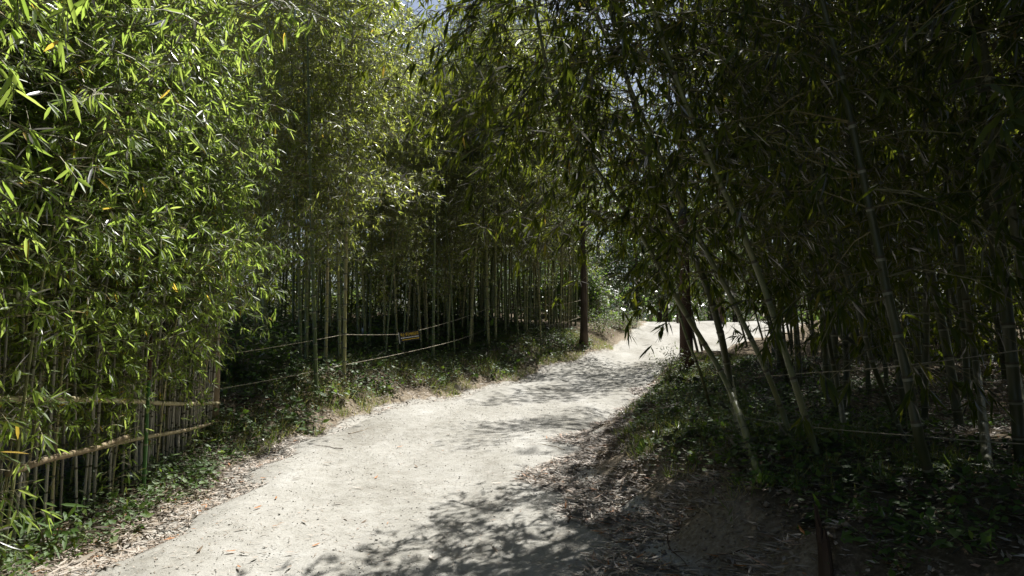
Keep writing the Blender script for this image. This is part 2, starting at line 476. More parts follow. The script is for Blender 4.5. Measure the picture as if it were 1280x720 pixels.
# ------------------------------------------------------------------ leaves
def leaf_arrays(base, d, n, ln, wd, curv=.12, hi=False):
    base, d, n = map(np.asarray, (base, d, n))
    s = np.cross(d, n)
    N = len(base)
    ln = ln[:, None]; wd = wd[:, None]
    st = [(.4, 1.0)] if not hi else [(.22, .85), (.6, .9)]
    vs = [base]
    for t, wv in st:
        c = base + d * ln * t - n * (curv * ln * t * t)
        vs += [c + s * wd * wv * .5, c - n * wd * .12, c - s * wd * wv * .5]
    vs.append(base + d * ln - n * curv * ln)
    V = np.stack(vs, 1)
    k = V.shape[1]
    if hi:
        tr = [(0, 1, 2), (0, 2, 3), (1, 4, 5), (1, 5, 2), (2, 5, 6), (2, 6, 3), (4, 7, 5), (5, 7, 6)]
    else:
        tr = [(0, 1, 2), (0, 2, 3), (1, 4, 2), (2, 4, 3)]
    T = (np.array(tr)[None] + (np.arange(N) * k)[:, None, None]).reshape(-1, 3)
    return V.reshape(-1, 3), T, k


def leaf_mesh(name, lv, mat, hi=False, curv=.12):
    V, T, k = leaf_arrays(lv['b'], lv['d'], lv['n'], lv['l'], lv['w'], curv, hi)
    return tri_mesh(name, V, T, mat, np.repeat(lv['t'], k))


def pick(lv, m):
    return {k: v[m] for k, v in lv.items()}


def cat_l(ls):
    return {k: np.concatenate([l[k] for l in ls]) for k in ls[0]}


def foliage(r, P, s0, n_nodes, Lb, twm, lpt, ll, lw, hang=.5, droop=.35, el=(.2, .8), sway=None, twig_r=.0035, top=.99, prof=None, yellow=.02, twl=(.06, .26), tiers=0.0):
    """branches and leaves along a culm P(s)"""
    L = []
    tw = MB()
    ph = r.uniform(0, 6.28)
    for i, s in enumerate(np.linspace(s0, top, n_nodes)):
        if tiers and math.sin(s * 38 + ph + 1.5 * math.sin(s * 11 + ph)) < -.35 and r.random() < tiers: continue
        p = np.asarray(P(min(1, max(0, s + r.uniform(-.006, .006)))))
        a0 = (i % 2) * math.pi + r.uniform(-.7, .7)
        for k in (0, 1):
            az = a0 + (k * 1.1 - .55) + r.uniform(-.5, .5)
            e = r.uniform(*el)
            u = (s - s0) / (1 - s0 + 1e-6)
            pf = (min(1, .45 + 1.6 * u) * min(1, .22 + 1.9 * (1 - u))) if prof is None else prof(u)
            l = Lb * pf * r.uniform(.65, 1.2)
            d = np.array([math.cos(az) * math.cos(e), math.sin(az) * math.cos(e), math.sin(e)])
            if sway is not None:
                d = d + np.asarray(sway) * r.uniform(.3, 1.0); d /= np.linalg.norm(d)
            K = max(3, int(l * twm))
            t = np.sort(r.uniform(.12, 1, K)); t[-1] = 1
            pb = p + d * l * t[:, None]
            pb[:, 2] -= droop * l * t ** 2
            tt = np.array([0, .35, .7, 1.0])
            bp = p + d * l * tt[:, None]; bp[:, 2] -= droop * l * tt ** 2
            tw.tube(bp, [twig_r * 1.8, twig_r * 1.4, twig_r, twig_r * .5], 3, False)
            td = nrm(d * .7 + r.normal(0, .55, (K, 3)) + np.array([0, 0, -.15 - droop * .5]))
            tl = r.uniform(*twl, K)
            pe = pb + td * tl[:, None]
            for j in range(K):
                if tl[j] > .1:
                    tw.tube([pb[j], pe[j]], [twig_r * .7, twig_r * .4], 3, False)
            m = max(1, int(lpt))
            base = np.repeat(pe, m, 0) - np.repeat(td * tl[:, None], m, 0) * r.uniform(0, .55, (K * m, 1))
            ld = nrm(np.repeat(td, m, 0) * .75 + r.normal(0, .5, (K * m, 3)) + np.array([0, 0, -hang]))
            up = np.array([0, 0, 1.0]) + r.normal(0, .45, (K * m, 3))
            n = nrm(up - (up * ld).sum(1, keepdims=True) * ld)
            ln = ll * r.uniform(.6, 1.2, K * m)
            tn = np.clip(r.normal(.42, .17, K * m), 0, .85)
            tn = np.where(r.random(K * m) < yellow, 1.0, tn)
            L.append({'b': base, 'd': ld, 'n': n, 'l': ln, 'w': lw * r.uniform(.75, 1.2, K * m), 't': tn})
    return cat_l(L), tw


def culm_tube(mb, P, Hh, rad, seg=.3, sides=8, tip=.12, mi=0, ring=1, scar=2):
    """tapered bamboo culm with swollen nodes, a pale wax band under each and a dark scar"""
    n = max(4, int(Hh / seg))
    pts, rr, ms = [], [], []
    for i in range(n):
        # internodes shorter near the ground
        s = (i / n) ** 1.12
        s2 = ((i + 1) / n) ** 1.12
        R0 = rad * (1 - (1 - tip) * s ** 1.3)
        for ds, kk, m_ in ((0, 1.13, scar), (.035, 1.0, mi), (.5, .985, mi), (.90, 1.0, ring), (.965, 1.06, scar)):
            pts.append(P(s + (s2 - s) * ds)); rr.append(R0 * kk); ms.append(m_)
    pts.append(P(1.0)); rr.append(rad * tip)
    mb.tube(np.array(pts), rr, sides, True, mi, ms)


def bend_curve(h, bx, by, power=2.0, nod=0.0):
    def P(s):
        k = s ** power
        return np.array([bx * k, by * k, h * s - nod * h * s ** 4])
    return P


def variant(r, h, rad, cm, lm, lean, s0, nn, Lb, twm, lpt, ll, lw, hi=False, sides=8, seg=.3, **kw):
    P = bend_curve(h, lean[0], lean[1], kw.pop('power', 2.0), kw.pop('nod', .03))
    mb = MB(); culm_tube(mb, P, h, rad, seg, sides, .06)
    cme = mb.mesh("culm", [M[cm], M['ring'], M['ring_dark']])
    lv, tw = foliage(r, P, s0, nn, Lb, twm, lpt, ll, lw, **kw)
    return cme, tw.mesh("twigs", M['twig'], False), leaf_mesh("foliage", lv, M[lm], hi)


def place(name, var, loc, rot=(0, 0, 0), sc=1.0, label=None, cat='bamboo', group=None):
    o = empty(name, loc, rot, sc)
    tag(o, label, cat, group)
    link("culm", var[0], o)
    tag(link("twigs", var[1], o), kind='stuff')
    tag(link("foliage", var[2], o), kind='stuff')
    return o


# leaf parts for near plants share a few meshes
def leaf_templates(mat, curv, n=8, width=.16):
    out = []
    for i in range(n):
        lv = {'b': np.zeros((1, 3)), 'd': np.array([[1., 0, 0]]), 'n': np.array([[0, 0, 1.]]), 'l': np.ones(1), 'w': np.full(1, width),
              't': np.array([.12 + .72 * i / n if i < n - 1 else (1.0 if mat is M['leaf_hedge'] else .85)])}
        out.append(leaf_mesh("leaf", lv, mat, True, curv))
    return out


def leaf_parts(root, lv, temps, width):
    for i in range(len(lv['l'])):
        t = lv['t'][i]
        k = len(temps) - 1 if t > .9 else int(np.clip((t - .12) / .72 * len(temps), 0, len(temps) - 2))
        o = link("leaf", temps[k], root)
        d, n, b = lv['d'][i], lv['n'][i], lv['b'][i]
        y = np.cross(n, d)
        l, ws = lv['l'][i], lv['w'][i] / width
        o.matrix_local = Matrix(((d[0] * l, y[0] * ws, n[0] * l, b[0]), (d[1] * l, y[1] * ws, n[1] * l, b[1]),
                                 (d[2] * l, y[2] * ws, n[2] * l, b[2]), (0, 0, 0, 1)))


T_BIG = leaf_templates(M['leaf_big'], .14)
T_HEDGE = leaf_templates(M['leaf_hedge'], .12)


def catmull(pts, n=60):
    p = np.asarray(pts, float)
    p = np.vstack([2 * p[0] - p[1], p, 2 * p[-1] - p[-2]])
    out = []
    m = len(p) - 3
    seg = np.linalg.norm(np.diff(p[1:-1], axis=0), axis=1)
    cum = np.concatenate([[0], np.cumsum(seg)]); tot = cum[-1]
    for s in np.linspace(0, tot, n):
        i = min(m - 1, int(np.searchsorted(cum, s, 'right') - 1)); t = (s - cum[i]) / seg[i]
        a, b, c, d = p[i:i + 4]
        out.append(.5 * (2 * b + (c - a) * t + (2 * a - 5 * b + 4 * c - d) * t * t + (3 * b - a - 3 * c + d) * t ** 3))
    return np.array(out), tot


def unique_bamboo(name, pts, rad, cm, lm, label, group, s0, nn, Lb, twm, lpt, ll, lw, temps, nparts=0, minpx=14, tip=.12, seg=.3, cat='bamboo', sides=10, **kw):
    """a bamboo of its own along world points, base first"""
    base = np.asarray(pts[0], float)
    c, tot = catmull(np.asarray(pts) - base, 80)
    ss = np.linspace(0, 1, 80)

    def P(s): return np.array([np.interp(s, ss, c[:, i]) for i in range(3)])
    root = empty(name, base)
    tag(root, label, cat, group)
    mb = MB(); culm_tube(mb, P, tot, rad, seg, sides, tip)
    link("culm", mb.mesh("culm", [M[cm], M['ring'], M['ring_dark']]), root)
    lv, tw = foliage(rng, P, s0, nn, Lb, twm, lpt, ll, lw, **kw)
    tag(link("twigs", tw.mesh("twigs", M['twig'], False), root), kind='stuff')
    if nparts:
        u, v, f = to_px(lv['b'] + base)
        px = F_PX * lv['l'] / np.maximum(f, .1)
        ok = (f > .8) & (u > 0) & (u < 1280) & (v > 0) & (v < 720) & (px > minpx)
        ids = np.where(ok)[0]
        ids = ids[np.argsort(-px[ids])][:nparts]
        m = np.zeros(len(px), bool); m[ids] = True
        leaf_parts(root, pick(lv, m), temps, .16)
        lv = pick(lv, ~m)
    tag(link("foliage", leaf_mesh("foliage", lv, M[lm], nparts > 150), root), kind='stuff')
    return root


# ------------------------------------------------------------------ middle grove (beyond the left bank)
mid = []
for i in range(7):
    r = np.random.default_rng(100 + i)
    h = 9.5 + .3 * i
    mid.append(variant(r, h, .033, 'culm_mid', 'leaf_grove', (r.uniform(-.5, .5), r.uniform(-.9, .3)), .20 + .03 * (i % 3), 56, 1.35, 12, 6, .13, .022, tiers=.25,
                       hang=.25, droop=.25, el=(.0, .7), yellow=.012))
frontv = [variant(np.random.default_rng(150 + i), 9.6 + .3 * i, .034, 'culm_mid', 'leaf_grove', (r.uniform(-.2, .3), -.5 - .3 * i), .21 + .02 * i, 64, 1.75, 12, 7, .13, .022, tiers=.7,
                  hang=.3, droop=.32, el=(.0, .6), yellow=.012) for i in range(4)]
midbare = variant(np.random.default_rng(140), 8.6, .036, 'culm_mid', 'leaf_grove', (.05, .1), .78, 10, .7, 8, 4, .13, .02, hang=.3)

front = [  # base pixel, lean in degrees to the left, scale, which, label
    (376, 461, 2, .95, 0, "slim bamboo at left end of grove front row, tilted slightly left"),
    (383, 458, 1, .98, 3, "slim bamboo right against the leftmost tilted one in the grove front"),
    (396, 496, 3, 1.0, 1, "long bamboo leaning left, rooted lowest on the green bank"),
    (407, 458, 0, .96, 4, "straight bamboo between the long leaning one and the rope bamboo"),
    (425, 453, 2, .95, 2, "bamboo standing just left behind the one the rope is tied to"),
    (430, 480, .5, 1.02, 5, "upright pale bamboo the rope is tied to, nearest the fence end"),
    (448, 444, 1.5, .98, 6, "bamboo left of a close upright pair behind the upper rope"),
    (457, 440, 3, .93, 0, "bamboo leaning left within the close pair left of the sign"),
    (462, 439, 0, .97, 1, "upright bamboo of the close pair left of the black sign"),
    (514, 412, .6, 1.05, 3, "tall green bamboo rising directly above the black sign"),
    (519, 409, .2, .95, 2, "thin bamboo close behind the one above the sign"),
    (596, 413, 4, .9, 4, "slender bamboo leaning left just left of the second rope bamboo"),
    (606, 419, .4, .98, 5, "bamboo carrying both ropes right of the sign"),
    (330, 462, 1, 1.0, 0, "bamboo between the fence end and the leftmost tilted front culm, behind the broad-leaved shrub"),
    (480, 436, .5, .95, 1, "dim bamboo midway between the rope bamboo and the sign"),
    (562, 422, 1, .97, 2, "dim bamboo just right of the very tall bare pole"),
    (632, 424, .5, .95, 3, "dim bamboo just right of the bamboo carrying both ropes"),
    (676, 428, 1.5, .9, 0, "dim bamboo left of the brown tree trunk on the bank"),
    (648, 423, 4, .9, 6, "thin bamboo leaning left at mid bank between rope bamboo and tree trunk"),
]
FRONT = {}
for (u, v, ln, sc, k, lab) in front:
    p = hit(u, v)
    p[2] -= .03
    o = place("bamboo", frontv[k % 4], p, (0, R_(-ln), random.uniform(-.4, .4)), sc, lab, 'bamboo', 'bamboos in the grove behind the rope')
    FRONT[(u, v)] = p
p = hit(541, 452); p[2] -= .03
place("bamboo", midbare, p, (0, R_(.2), 0), 1.0, "very tall bare bamboo pole rising alone against the pale foliage right of the sign", 'bamboo', 'bamboos in the grove behind the rope')
FRONT[(541, 452)] = p

def region(u):
    if u < 345: k = ("leafy bamboo of the shaded grove just past the fence end", "grove bamboos past the fence end")
    elif u < 490: k = ("leafy bamboo in the shade behind the row of pale front culms left of the sign", "grove bamboos behind the pale front culms")
    elif u < 600: k = ("leafy bamboo of the dark grove right behind the sign", "grove bamboos behind the sign")
    else: k = ("bamboo of the open backlit grove right of the second rope bamboo, towards the brown trunk", "backlit grove bamboos towards the brown trunk")
    return k[0], 'bamboo', k[1]


pts = [tuple(p[:2]) for p in FRONT.values()]
cnt = 0
tries = 0
while cnt < 178 and tries < 12000:
    tries += 1
    y = random.uniform(13.5, 33)
    x = random.uniform(-15, 7)
    e = float(edgeL(y))
    if x > e - 1.6 - (.5 if y > 24 else 0): continue
    if y < 15.5 and x > -6.2 : continue
    u, v, f = to_px(np.array([x, y, hz(x, y)]))
    if u < 190 or (u < 555 and y > 23): continue
    if u < 490 and random.random() < .45: continue
    z0 = hz(x, y)
    # rows nearest the bank stay open so that the front culms read
    dens = .9 if u < 490 else .66 if y < 19 else .56
    if any((x - a) ** 2 + (y - b) ** 2 < dens ** 2 for a, b in pts): continue
    pts.append((x, y))
    place("bamboo", random.choice(mid), (x, y, hz(x, y) - .03), (R_(random.uniform(-3, 3)), R_(random.uniform(-4, 4)), random.uniform(0, 6.28)),
          min(random.uniform(.88, 1.12) * (1.12 if u > 580 else 1), (1.6 - z0 + .40 * y) / 10.2 if 440 < u < 580 else 9), *region(u))
    cnt += 1
print("mid bamboos", cnt)


def thicket(name, spots, label, mat, cm, seed, per=900, ls=.17, lw=.03, hmax=9):
    """far back of a grove, read as one mass: culms and leaf sprays down to the ground"""
    r = np.random.default_rng(seed); L = []; mb = MB()
    for (x, y) in spots:
        z = hz(x, y); h = hmax * r.uniform(.8, 1.1); ln = r.normal(0, .5, 2)
        mb.tube([[x, y, z - .05], [x + ln[0] * .3, y + ln[1] * .3, z + h * .5], [x + ln[0], y + ln[1], z + h]], [.035, .028, .006], 5, False)
        k = per // 8
        t = r.uniform(.01, 1, k) ** 1.35; c = np.stack([x + ln[0] * t, y + ln[1] * t, z + .1 + h * t], 1) + r.normal(0, 1, (k, 3)) * [.55, .55, .25]
        c[:, 2] = np.maximum(c[:, 2], z + .1)
        td = nrm(r.normal(0, 1, (k, 3)) + [0, 0, -.3])
        m = 8
        b = np.repeat(c, m, 0) + r.normal(0, .11, (k * m, 3))
        d = nrm(np.repeat(td, m, 0) + r.normal(0, .6, (k * m, 3)) + [0, 0, -.3])
        up = np.array([0, 0, 1.]) + r.normal(0, .5, d.shape); n = nrm(up - (up * d).sum(1, keepdims=True) * d)
        L.append({'b': b, 'd': d, 'n': n, 'l': ls * r.uniform(.6, 1.3, k * m), 'w': lw * r.uniform(.7, 1.2, k * m), 't': np.clip(r.normal(.42, .17, k * m), 0, .85)})
    me = leaf_mesh(name, cat_l(L), M[mat])
    o = tag(link(name, me), label, 'bamboo', kind='stuff')
    c = link("culm", mb.mesh("culm", M[cm]), o); c['kind'] = 'stuff'
    return o


sp = []
for i in range(96):
    y = 22.5 + random.uniform(0, 9); x = -20 + i * .21 + random.uniform(-.3, .3)
    if to_px(np.array([x, y, 2.0]))[0] < 578: sp.append((x, y))
thicket("bamboo_thicket", sp, "dark back of the grove where bamboos merge into one mass", 'leaf_big', 'culm_mid', 61, 950, .26, .047, 11)  # leaf_big in place of leaf_grove: the grove's shade put into the leaf colour

# ------------------------------------------------------------------ right grove
big = []
for i in range(6):
    r = np.random.default_rng(200 + i)
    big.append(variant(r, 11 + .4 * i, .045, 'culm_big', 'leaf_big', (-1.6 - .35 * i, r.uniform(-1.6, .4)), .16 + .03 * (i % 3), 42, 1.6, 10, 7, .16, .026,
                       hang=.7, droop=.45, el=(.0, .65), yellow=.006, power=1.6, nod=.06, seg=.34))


def D(pix):
    return [at(u, v, y) for (u, v, y) in pix]


def lean_bamboo(base_uv, pix, rad, label, tail, n=0, s0=.33, nn=30, Lb=1.5, lpt=6, cm='culm_big', **kw):
    b = hit(*base_uv); b[2] -= .04
    P = [b] + D(pix)
    P += [P[-1] + np.array(t) for t in tail]
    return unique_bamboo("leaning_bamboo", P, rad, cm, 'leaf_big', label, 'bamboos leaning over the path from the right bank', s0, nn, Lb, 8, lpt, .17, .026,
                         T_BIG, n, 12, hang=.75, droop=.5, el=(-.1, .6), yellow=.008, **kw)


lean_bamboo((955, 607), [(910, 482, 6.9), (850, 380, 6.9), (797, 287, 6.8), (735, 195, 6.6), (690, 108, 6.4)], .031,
            "longest bamboo leaning left over the path, its base left of the slim dark stump", [(-.25, -.1, 1.3), (-.4, -.2, 2.3), (-.55, -.4, 3.2)], 140, s0=.42, nn=60, Lb=1.35, cm='culm_lit')
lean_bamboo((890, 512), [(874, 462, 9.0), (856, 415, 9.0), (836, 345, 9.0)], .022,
            "thinnest leaning bamboo crossing in front of the reddish trunk", [(-.3, .1, .9), (-.6, .3, 1.9), (-.8, .5, 2.9)], 60, s0=.6, nn=18, Lb=.9, lpt=5, cm='culm_lit')
lean_bamboo((941, 592), [(917, 500, 7.8), (899, 410, 7.8), (872, 330, 7.8), (822, 236, 7.7)], .048,
            "thickest dark bamboo leaning left beside the reddish trunk", [(-.35, .1, 1.5), (-.6, .3, 2.8), (-.8, .5, 4.0)], 140, s0=.40, nn=60, Lb=1.7)
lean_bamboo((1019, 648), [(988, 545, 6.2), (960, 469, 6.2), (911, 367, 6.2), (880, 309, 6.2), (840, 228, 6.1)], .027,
            "slim grey-green bamboo leaning left, second from the right end of the bright leaning row", [(-.5, -.1, 1.1), (-1.1, -.3, 2.1), (-1.8, -.6, 2.7)], 140, s0=.40, nn=36, cm='culm_lit')
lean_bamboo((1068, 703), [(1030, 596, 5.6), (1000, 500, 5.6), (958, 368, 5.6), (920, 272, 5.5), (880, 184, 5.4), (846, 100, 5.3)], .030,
            "pale bamboo leaning left whose base is nearest right of the dark stump", [(-.5, -.2, 1.3), (-1.1, -.5, 2.1), (-1.9, -.9, 2.5)], 140, s0=.42, nn=36, cm='culm_lit')
lean_bamboo((1203, 745), [(1175, 640, 4.9), (1150, 552, 4.9), (1130, 452, 4.9), (1110, 370, 4.9), (1092, 282, 4.9)], .038,
            "thick bamboo in the near right corner, leaning slightly left out of the shade", [(-.3, 0, 1.6), (-.8, -.1, 3.2), (-1.6, -.3, 4.4)], 140, s0=.30, nn=36)
lean_bamboo((1162, 645), [(1128, 545, 6.3), (1090, 452, 6.3), (1070, 380, 6.3)], .026,
            "slim dark bamboo leaning left behind the thick near one", [(-.5, .1, 1.8), (-1.1, 0, 3.6), (-2.0, -.2, 4.8)], 60, s0=.35, nn=28)
lean_bamboo((1062, 590), [(1050, 500, 7.4), (1035, 420, 7.4), (1020, 340, 7.4)], .030,
            "shaded upright bamboo behind the lower right rope", [(-.3, 0, 1.6), (-.9, -.1, 3.4), (-1.7, -.4, 4.8)], 60, s0=.35, nn=30)
lean_bamboo((985, 478), [(972, 430, 10.5), (955, 370, 10.5), (935, 300, 10.5)], .030,
            "dark bamboo leaning left in front of the sunlit end of the path", [(-.5, 0, 1.4), (-1.2, -.1, 3.0), (-2.2, -.3, 4.2)], 60, s0=.35, nn=28)
lean_bamboo((1236, 590), [(1222, 470, 7.0), (1208, 380, 7.0), (1195, 280, 7.0)], .038,
            "thick dark bamboo near the right edge, the left one of two", [(-.3, 0, 1.8), (-.9, -.1, 3.6), (-1.8, -.4, 5.0)], 60, s0=.35, nn=30)
lean_bamboo((1290, 570), [(1268, 460, 6.8), (1250, 370, 6.8), (1235, 270, 6.8)], .042,
            "thick dark bamboo at the right edge of the view", [(-.3, 0, 1.8), (-.9, -.1, 3.6), (-1.8, -.4, 5.0)], 60, s0=.35, nn=30)

rp = [(2.3, 6.3), (2.3, 7.2)]
for (x, y) in [(3.9, 8.8), (4.5, 9.8), (5.1, 9.0), (4.4, 11.2), (5.4, 11.0), (6.2, 12.0), (5.0, 12.6), (6.0, 13.6), (5.4, 14.6), (6.8, 14.6), (6.4, 10.2), (7.2, 11.2), (6.0, 16.2), (7.3, 16.6), (7.4, 13.2)]:
    rp.append((x, y))
    place("bamboo", random.choice(big[:3]), (x, y, hz(x, y) - .03), (R_(random.uniform(-2, 3)), R_(random.uniform(-3, 4)), random.uniform(-.6, .6)), random.uniform(.8, 1.05),
          "dark bamboo close behind the leaning row on the right bank", 'bamboo', 'dark bamboos close behind the leaning row')
for i, (x, y) in enumerate([(5.7, 21.5), (6.9, 23.2), (8.2, 25.2), (5.2, 20.2), (9.4, 27)]):
    rp.append((x, y))
    place("bamboo", big[(i * 2 + 1) % 6], (x, y, hz(x, y) - .03), (0, R_(-13), .3), .85, "bamboo leaning over the path at its far bend beyond the reddish trunk", 'bamboo', 'bamboos leaning over the far bend')
cnt = 0; tries = 0
while cnt < 96 and tries < 6000:
    tries += 1
    y = random.uniform(3.0, 30)
    x = random.uniform(2.2, 19)
    e = float(edgeR(y))
    if x < e + (2.6 if y < 12 else 1.0 if y < 16 else 2.2): continue
    u, v, f = to_px(np.array([x, y, hz(x, y)]))
    if u > 1500 and y > 8: continue
    if u < 1000 and y < 16: continue
    if u < 960: continue
    if any((x - a) ** 2 + (y - b) ** 2 < .62 ** 2 for a, b in rp): continue
    rp.append((x, y))
    place("bamboo", random.choice(big), (x, y, hz(x, y) - .03), (R_(random.uniform(-5, 3)), R_(random.uniform(-7, 3)), random.uniform(-.8, .8)),
          random.uniform(.85, 1.15), "tall shaded bamboo deep in the dark thicket right of the leaning row" if u < 1150 else "tall shaded bamboo in the dark thicket by the right edge", 'bamboo',
          'bamboos deep in the dark thicket' if u < 1150 else 'bamboos in the dark thicket by the right edge')
    cnt += 1
print("right bamboos", cnt)
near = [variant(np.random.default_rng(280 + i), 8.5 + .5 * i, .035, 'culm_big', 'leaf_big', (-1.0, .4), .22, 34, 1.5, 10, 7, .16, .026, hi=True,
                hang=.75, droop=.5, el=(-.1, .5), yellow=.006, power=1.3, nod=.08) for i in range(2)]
NEARL = ["dark bamboo past the right edge whose sprays droop over the thick near culm", "dark bamboo past the right edge with sprays hanging before the two edge culms",
         "nearest bamboo past the right edge, its large leaves in the upper right corner", "dark bamboo past the right edge standing farthest from the camera of the near group",
         "dark bamboo between the two thick edge culms and the thick leaning one", "dark bamboo past the right edge whose sprays reach down towards the upper right rope"]
for i, (x, y) in enumerate([(3.5, 3.6), (4.3, 4.4), (3.2, 2.9), (5.0, 5.4), (3.9, 5.3), (4.6, 3.4)]):
    place("bamboo", near[i % 2], (x, y, hz(x, y) - .03), (0, R_(-2), .3 * i - .7), .9 + .05 * i, NEARL[i], 'bamboo', 'near bamboos past the right edge')
sp = []
for i in range(70):
    y = 3.5 + i * .42 + random.uniform(-.4, .4); x = max(float(edgeR(y)) + 4.5, 8.2) + random.uniform(0, 5)
    sp.append((x, y))
for i in range(75):  # unseen bamboos right of and behind the camera, added to cut sky light
    y = random.uniform(-13, 2.6); x = random.uniform(max(3.2, 2.6 + .35 * max(0, 2.6 - y) * 0), 11)
    sp.append((x, y))
for i in range(24):  # further unseen bamboos to the left and rear, added to dim the ambient
    sp.append((random.uniform(-11, -4.2), random.uniform(-13, 1.2)))
for i in range(16):
    sp.append((random.uniform(-6, 6), random.uniform(-19, -13)))
thicket("bamboo_thicket", sp, "depth of the right thicket where bamboos merge into one dark mass, with unseen bamboos added behind the camera", 'leaf_big', 'culm_big', 62, 560, .33, .056, 9)

# ------------------------------------------------------------------ left hedge
hed = []
for i in range(5):
    r = np.random.default_rng(300 + i)
    h = 5.2 + .5 * i
    hed.append(variant(r, h, .0115, 'culm_thin', 'leaf_hedge', (r.uniform(.1, .55), r.uniform(-.5, .1)), .12 + .03 * (i % 4), 42, .74, 11, 11, .10, .016, tiers=.5, hi=True, sway=(.45, -.15, 0),
                       hang=.25, droop=.25, el=(.0, .8), yellow=.014, sides=6, seg=.22, power=2.4, nod=.05))
FA, FB = np.array([-3.75, 3.6]), np.array([-4.18, 10.2])       # fence line


def fence_xy(t): return FA + (FB - FA) * t


hp = []
cnt = 0; tries = 0
while cnt < 150 and tries < 6000:
    tries += 1
    t = random.uniform(-.25, 1.0)
    o = random.uniform(.07, 1.6)
    xy = fence_xy(t) + np.array([-o, -o * .1])
    if -.05 < o < .05: continue
    if any((xy[0] - a) ** 2 + (xy[1] - b) ** 2 < .12 ** 2 for a, b in hp): continue
    hp.append(tuple(xy))
    place("hedge_bamboo", random.choice(hed), (xy[0], xy[1], hz(*xy) - .02), (R_(random.uniform(-4, 4)), R_(random.uniform(-3, 5)), random.uniform(-.5, .5)),
          random.uniform(.82, 1.15), *[("thin leafy bamboo of the hedge at the picture's left edge", 'bamboo', 'hedge bamboos at the left edge'), ("thin leafy bamboo of the hedge behind the middle of the fence", 'bamboo', 'hedge bamboos behind the middle of the fence'),
            ("thin leafy bamboo of the hedge behind the fence's far end", 'bamboo', "hedge bamboos behind the fence's far end")][0 if t < .3 else 1 if t < .68 else 2])
    cnt += 1

young = [variant(np.random.default_rng(340 + i), 1.5 + .3 * i, .006, 'culm_thin', 'leaf_hedge', (random.uniform(-.1, .3), -.1), .10, 12, .30, 14, 3, .115, .017, hi=True,
                 hang=.35, droop=.2, el=(.0, .7), yellow=.03, sides=5, seg=.18, twig_r=.002) for i in range(4)]
for i in range(15):
    t = (i + random.uniform(0, 1)) / 15
    o = random.uniform(.08, .35) if i % 4 else -.16
    xy = fence_xy(t * 1.02 - .04) + np.array([-o, 0])
    if abs(o) < .04: xy[0] += .09
    place("hedge_bamboo", young[i % 4], (xy[0], xy[1], hz(*xy) - .02), (R_(random.uniform(-6, 6)), R_(random.uniform(-4, 8)), random.uniform(-1, 1)), random.uniform(.5, .95),
          "short young bamboo leafy to the ground among the fence pickets", 'bamboo', 'young bamboos among the fence pickets')


def arch(label, base, pts, rad, n, s0=.25, nn=26, Lb=.8, twm=11, lpt=6, ll=.135, lw=.019, **kw):
    b = np.array([base[0], base[1], hz(*base) - .02])
    return unique_bamboo("hedge_bamboo", [b] + [np.array(p) for p in pts], rad, 'culm_thin', 'leaf_hedge', label, 'hedge bamboos arching towards the path', s0, nn, Lb, twm, lpt, ll, lw,
                         T_HEDGE, n, 14, seg=.22, sides=6, hang=.45, droop=.4, el=(-.1, .6), yellow=.015, **kw)


arch("hedge bamboo whose big drooping leaves fill the upper left corner", (-3.3, 2.7), [(-3.0, 2.7, 1.9), (-2.4, 2.7, 2.9), (-1.65, 2.75, 3.15)], .012, 240, Lb=.6)
arch("hedge bamboo with sprays hanging below the top edge, second cluster from the left", (-3.5, 3.4), [(-3.2, 3.4, 2.1), (-2.6, 3.4, 3.2), (-1.8, 3.4, 3.75)], .012, 240, Lb=.65)
arch("hedge bamboo arching farthest right, its tip leaves hanging against the sky", (-3.6, 5.2), [(-3.3, 5.2, 2.6), (-2.5, 5.1, 3.7), (-1.9, 5.0, 4.0), (-1.25, 4.9, 3.85)], .012, 240, s0=.4, nn=26, Lb=.6, lpt=4)
arch("hedge bamboo with sunlit sprays at mid height on the hedge face", (-3.9, 6.2), [(-3.8, 6.2, 2.2), (-3.5, 6.2, 4.0), (-2.8, 6.1, 5.4)], .012, 160)
arch("hedge bamboo with pale sprays reaching out farthest at the hedge's middle", (-4.05, 7.4), [(-3.95, 7.4, 2.2), (-3.75, 7.3, 4.0), (-3.3, 7.2, 5.4)], .012, 160)
arch("hedge bamboo beside the fence end with bright sprays over the gap", (-4.25, 8.9), [(-4.15, 8.9, 2.2), (-4.0, 8.8, 3.6), (-3.7, 8.7, 4.8)], .012, 140)
arch("hedge bamboo at the fence end arching low over the rope with ragged bright sprays", (-4.2, 9.7), [(-4.0, 9.7, 1.8), (-3.6, 9.6, 2.7), (-3.1, 9.5, 3.0)], .011, 160, s0=.35, nn=24, Lb=.6)
arch("hedge bamboo at the fence end arching high towards the grove with loose pale sprays", (-4.25, 9.3), [(-4.1, 9.3, 2.4), (-3.7, 9.2, 4.0), (-3.0, 9.1, 4.7)], .011, 160, s0=.4, nn=24, Lb=.7)
arch("hedge bamboo left of the fence end leaning outwards at chest height with long sprays", (-4.0, 8.2), [(-3.85, 8.2, 1.7), (-3.5, 8.1, 2.5), (-3.0, 8.0, 2.75)], .010, 160, s0=.4, nn=20, Lb=.55)
arch("low leafy hedge bamboo in front of the fence at the left edge", (-3.35, 4.3), [(-3.3, 4.3, 1.0), (-3.15, 4.25, 1.9), (-2.95, 4.2, 2.5)], .009, 160, s0=.2, nn=18, Lb=.55)

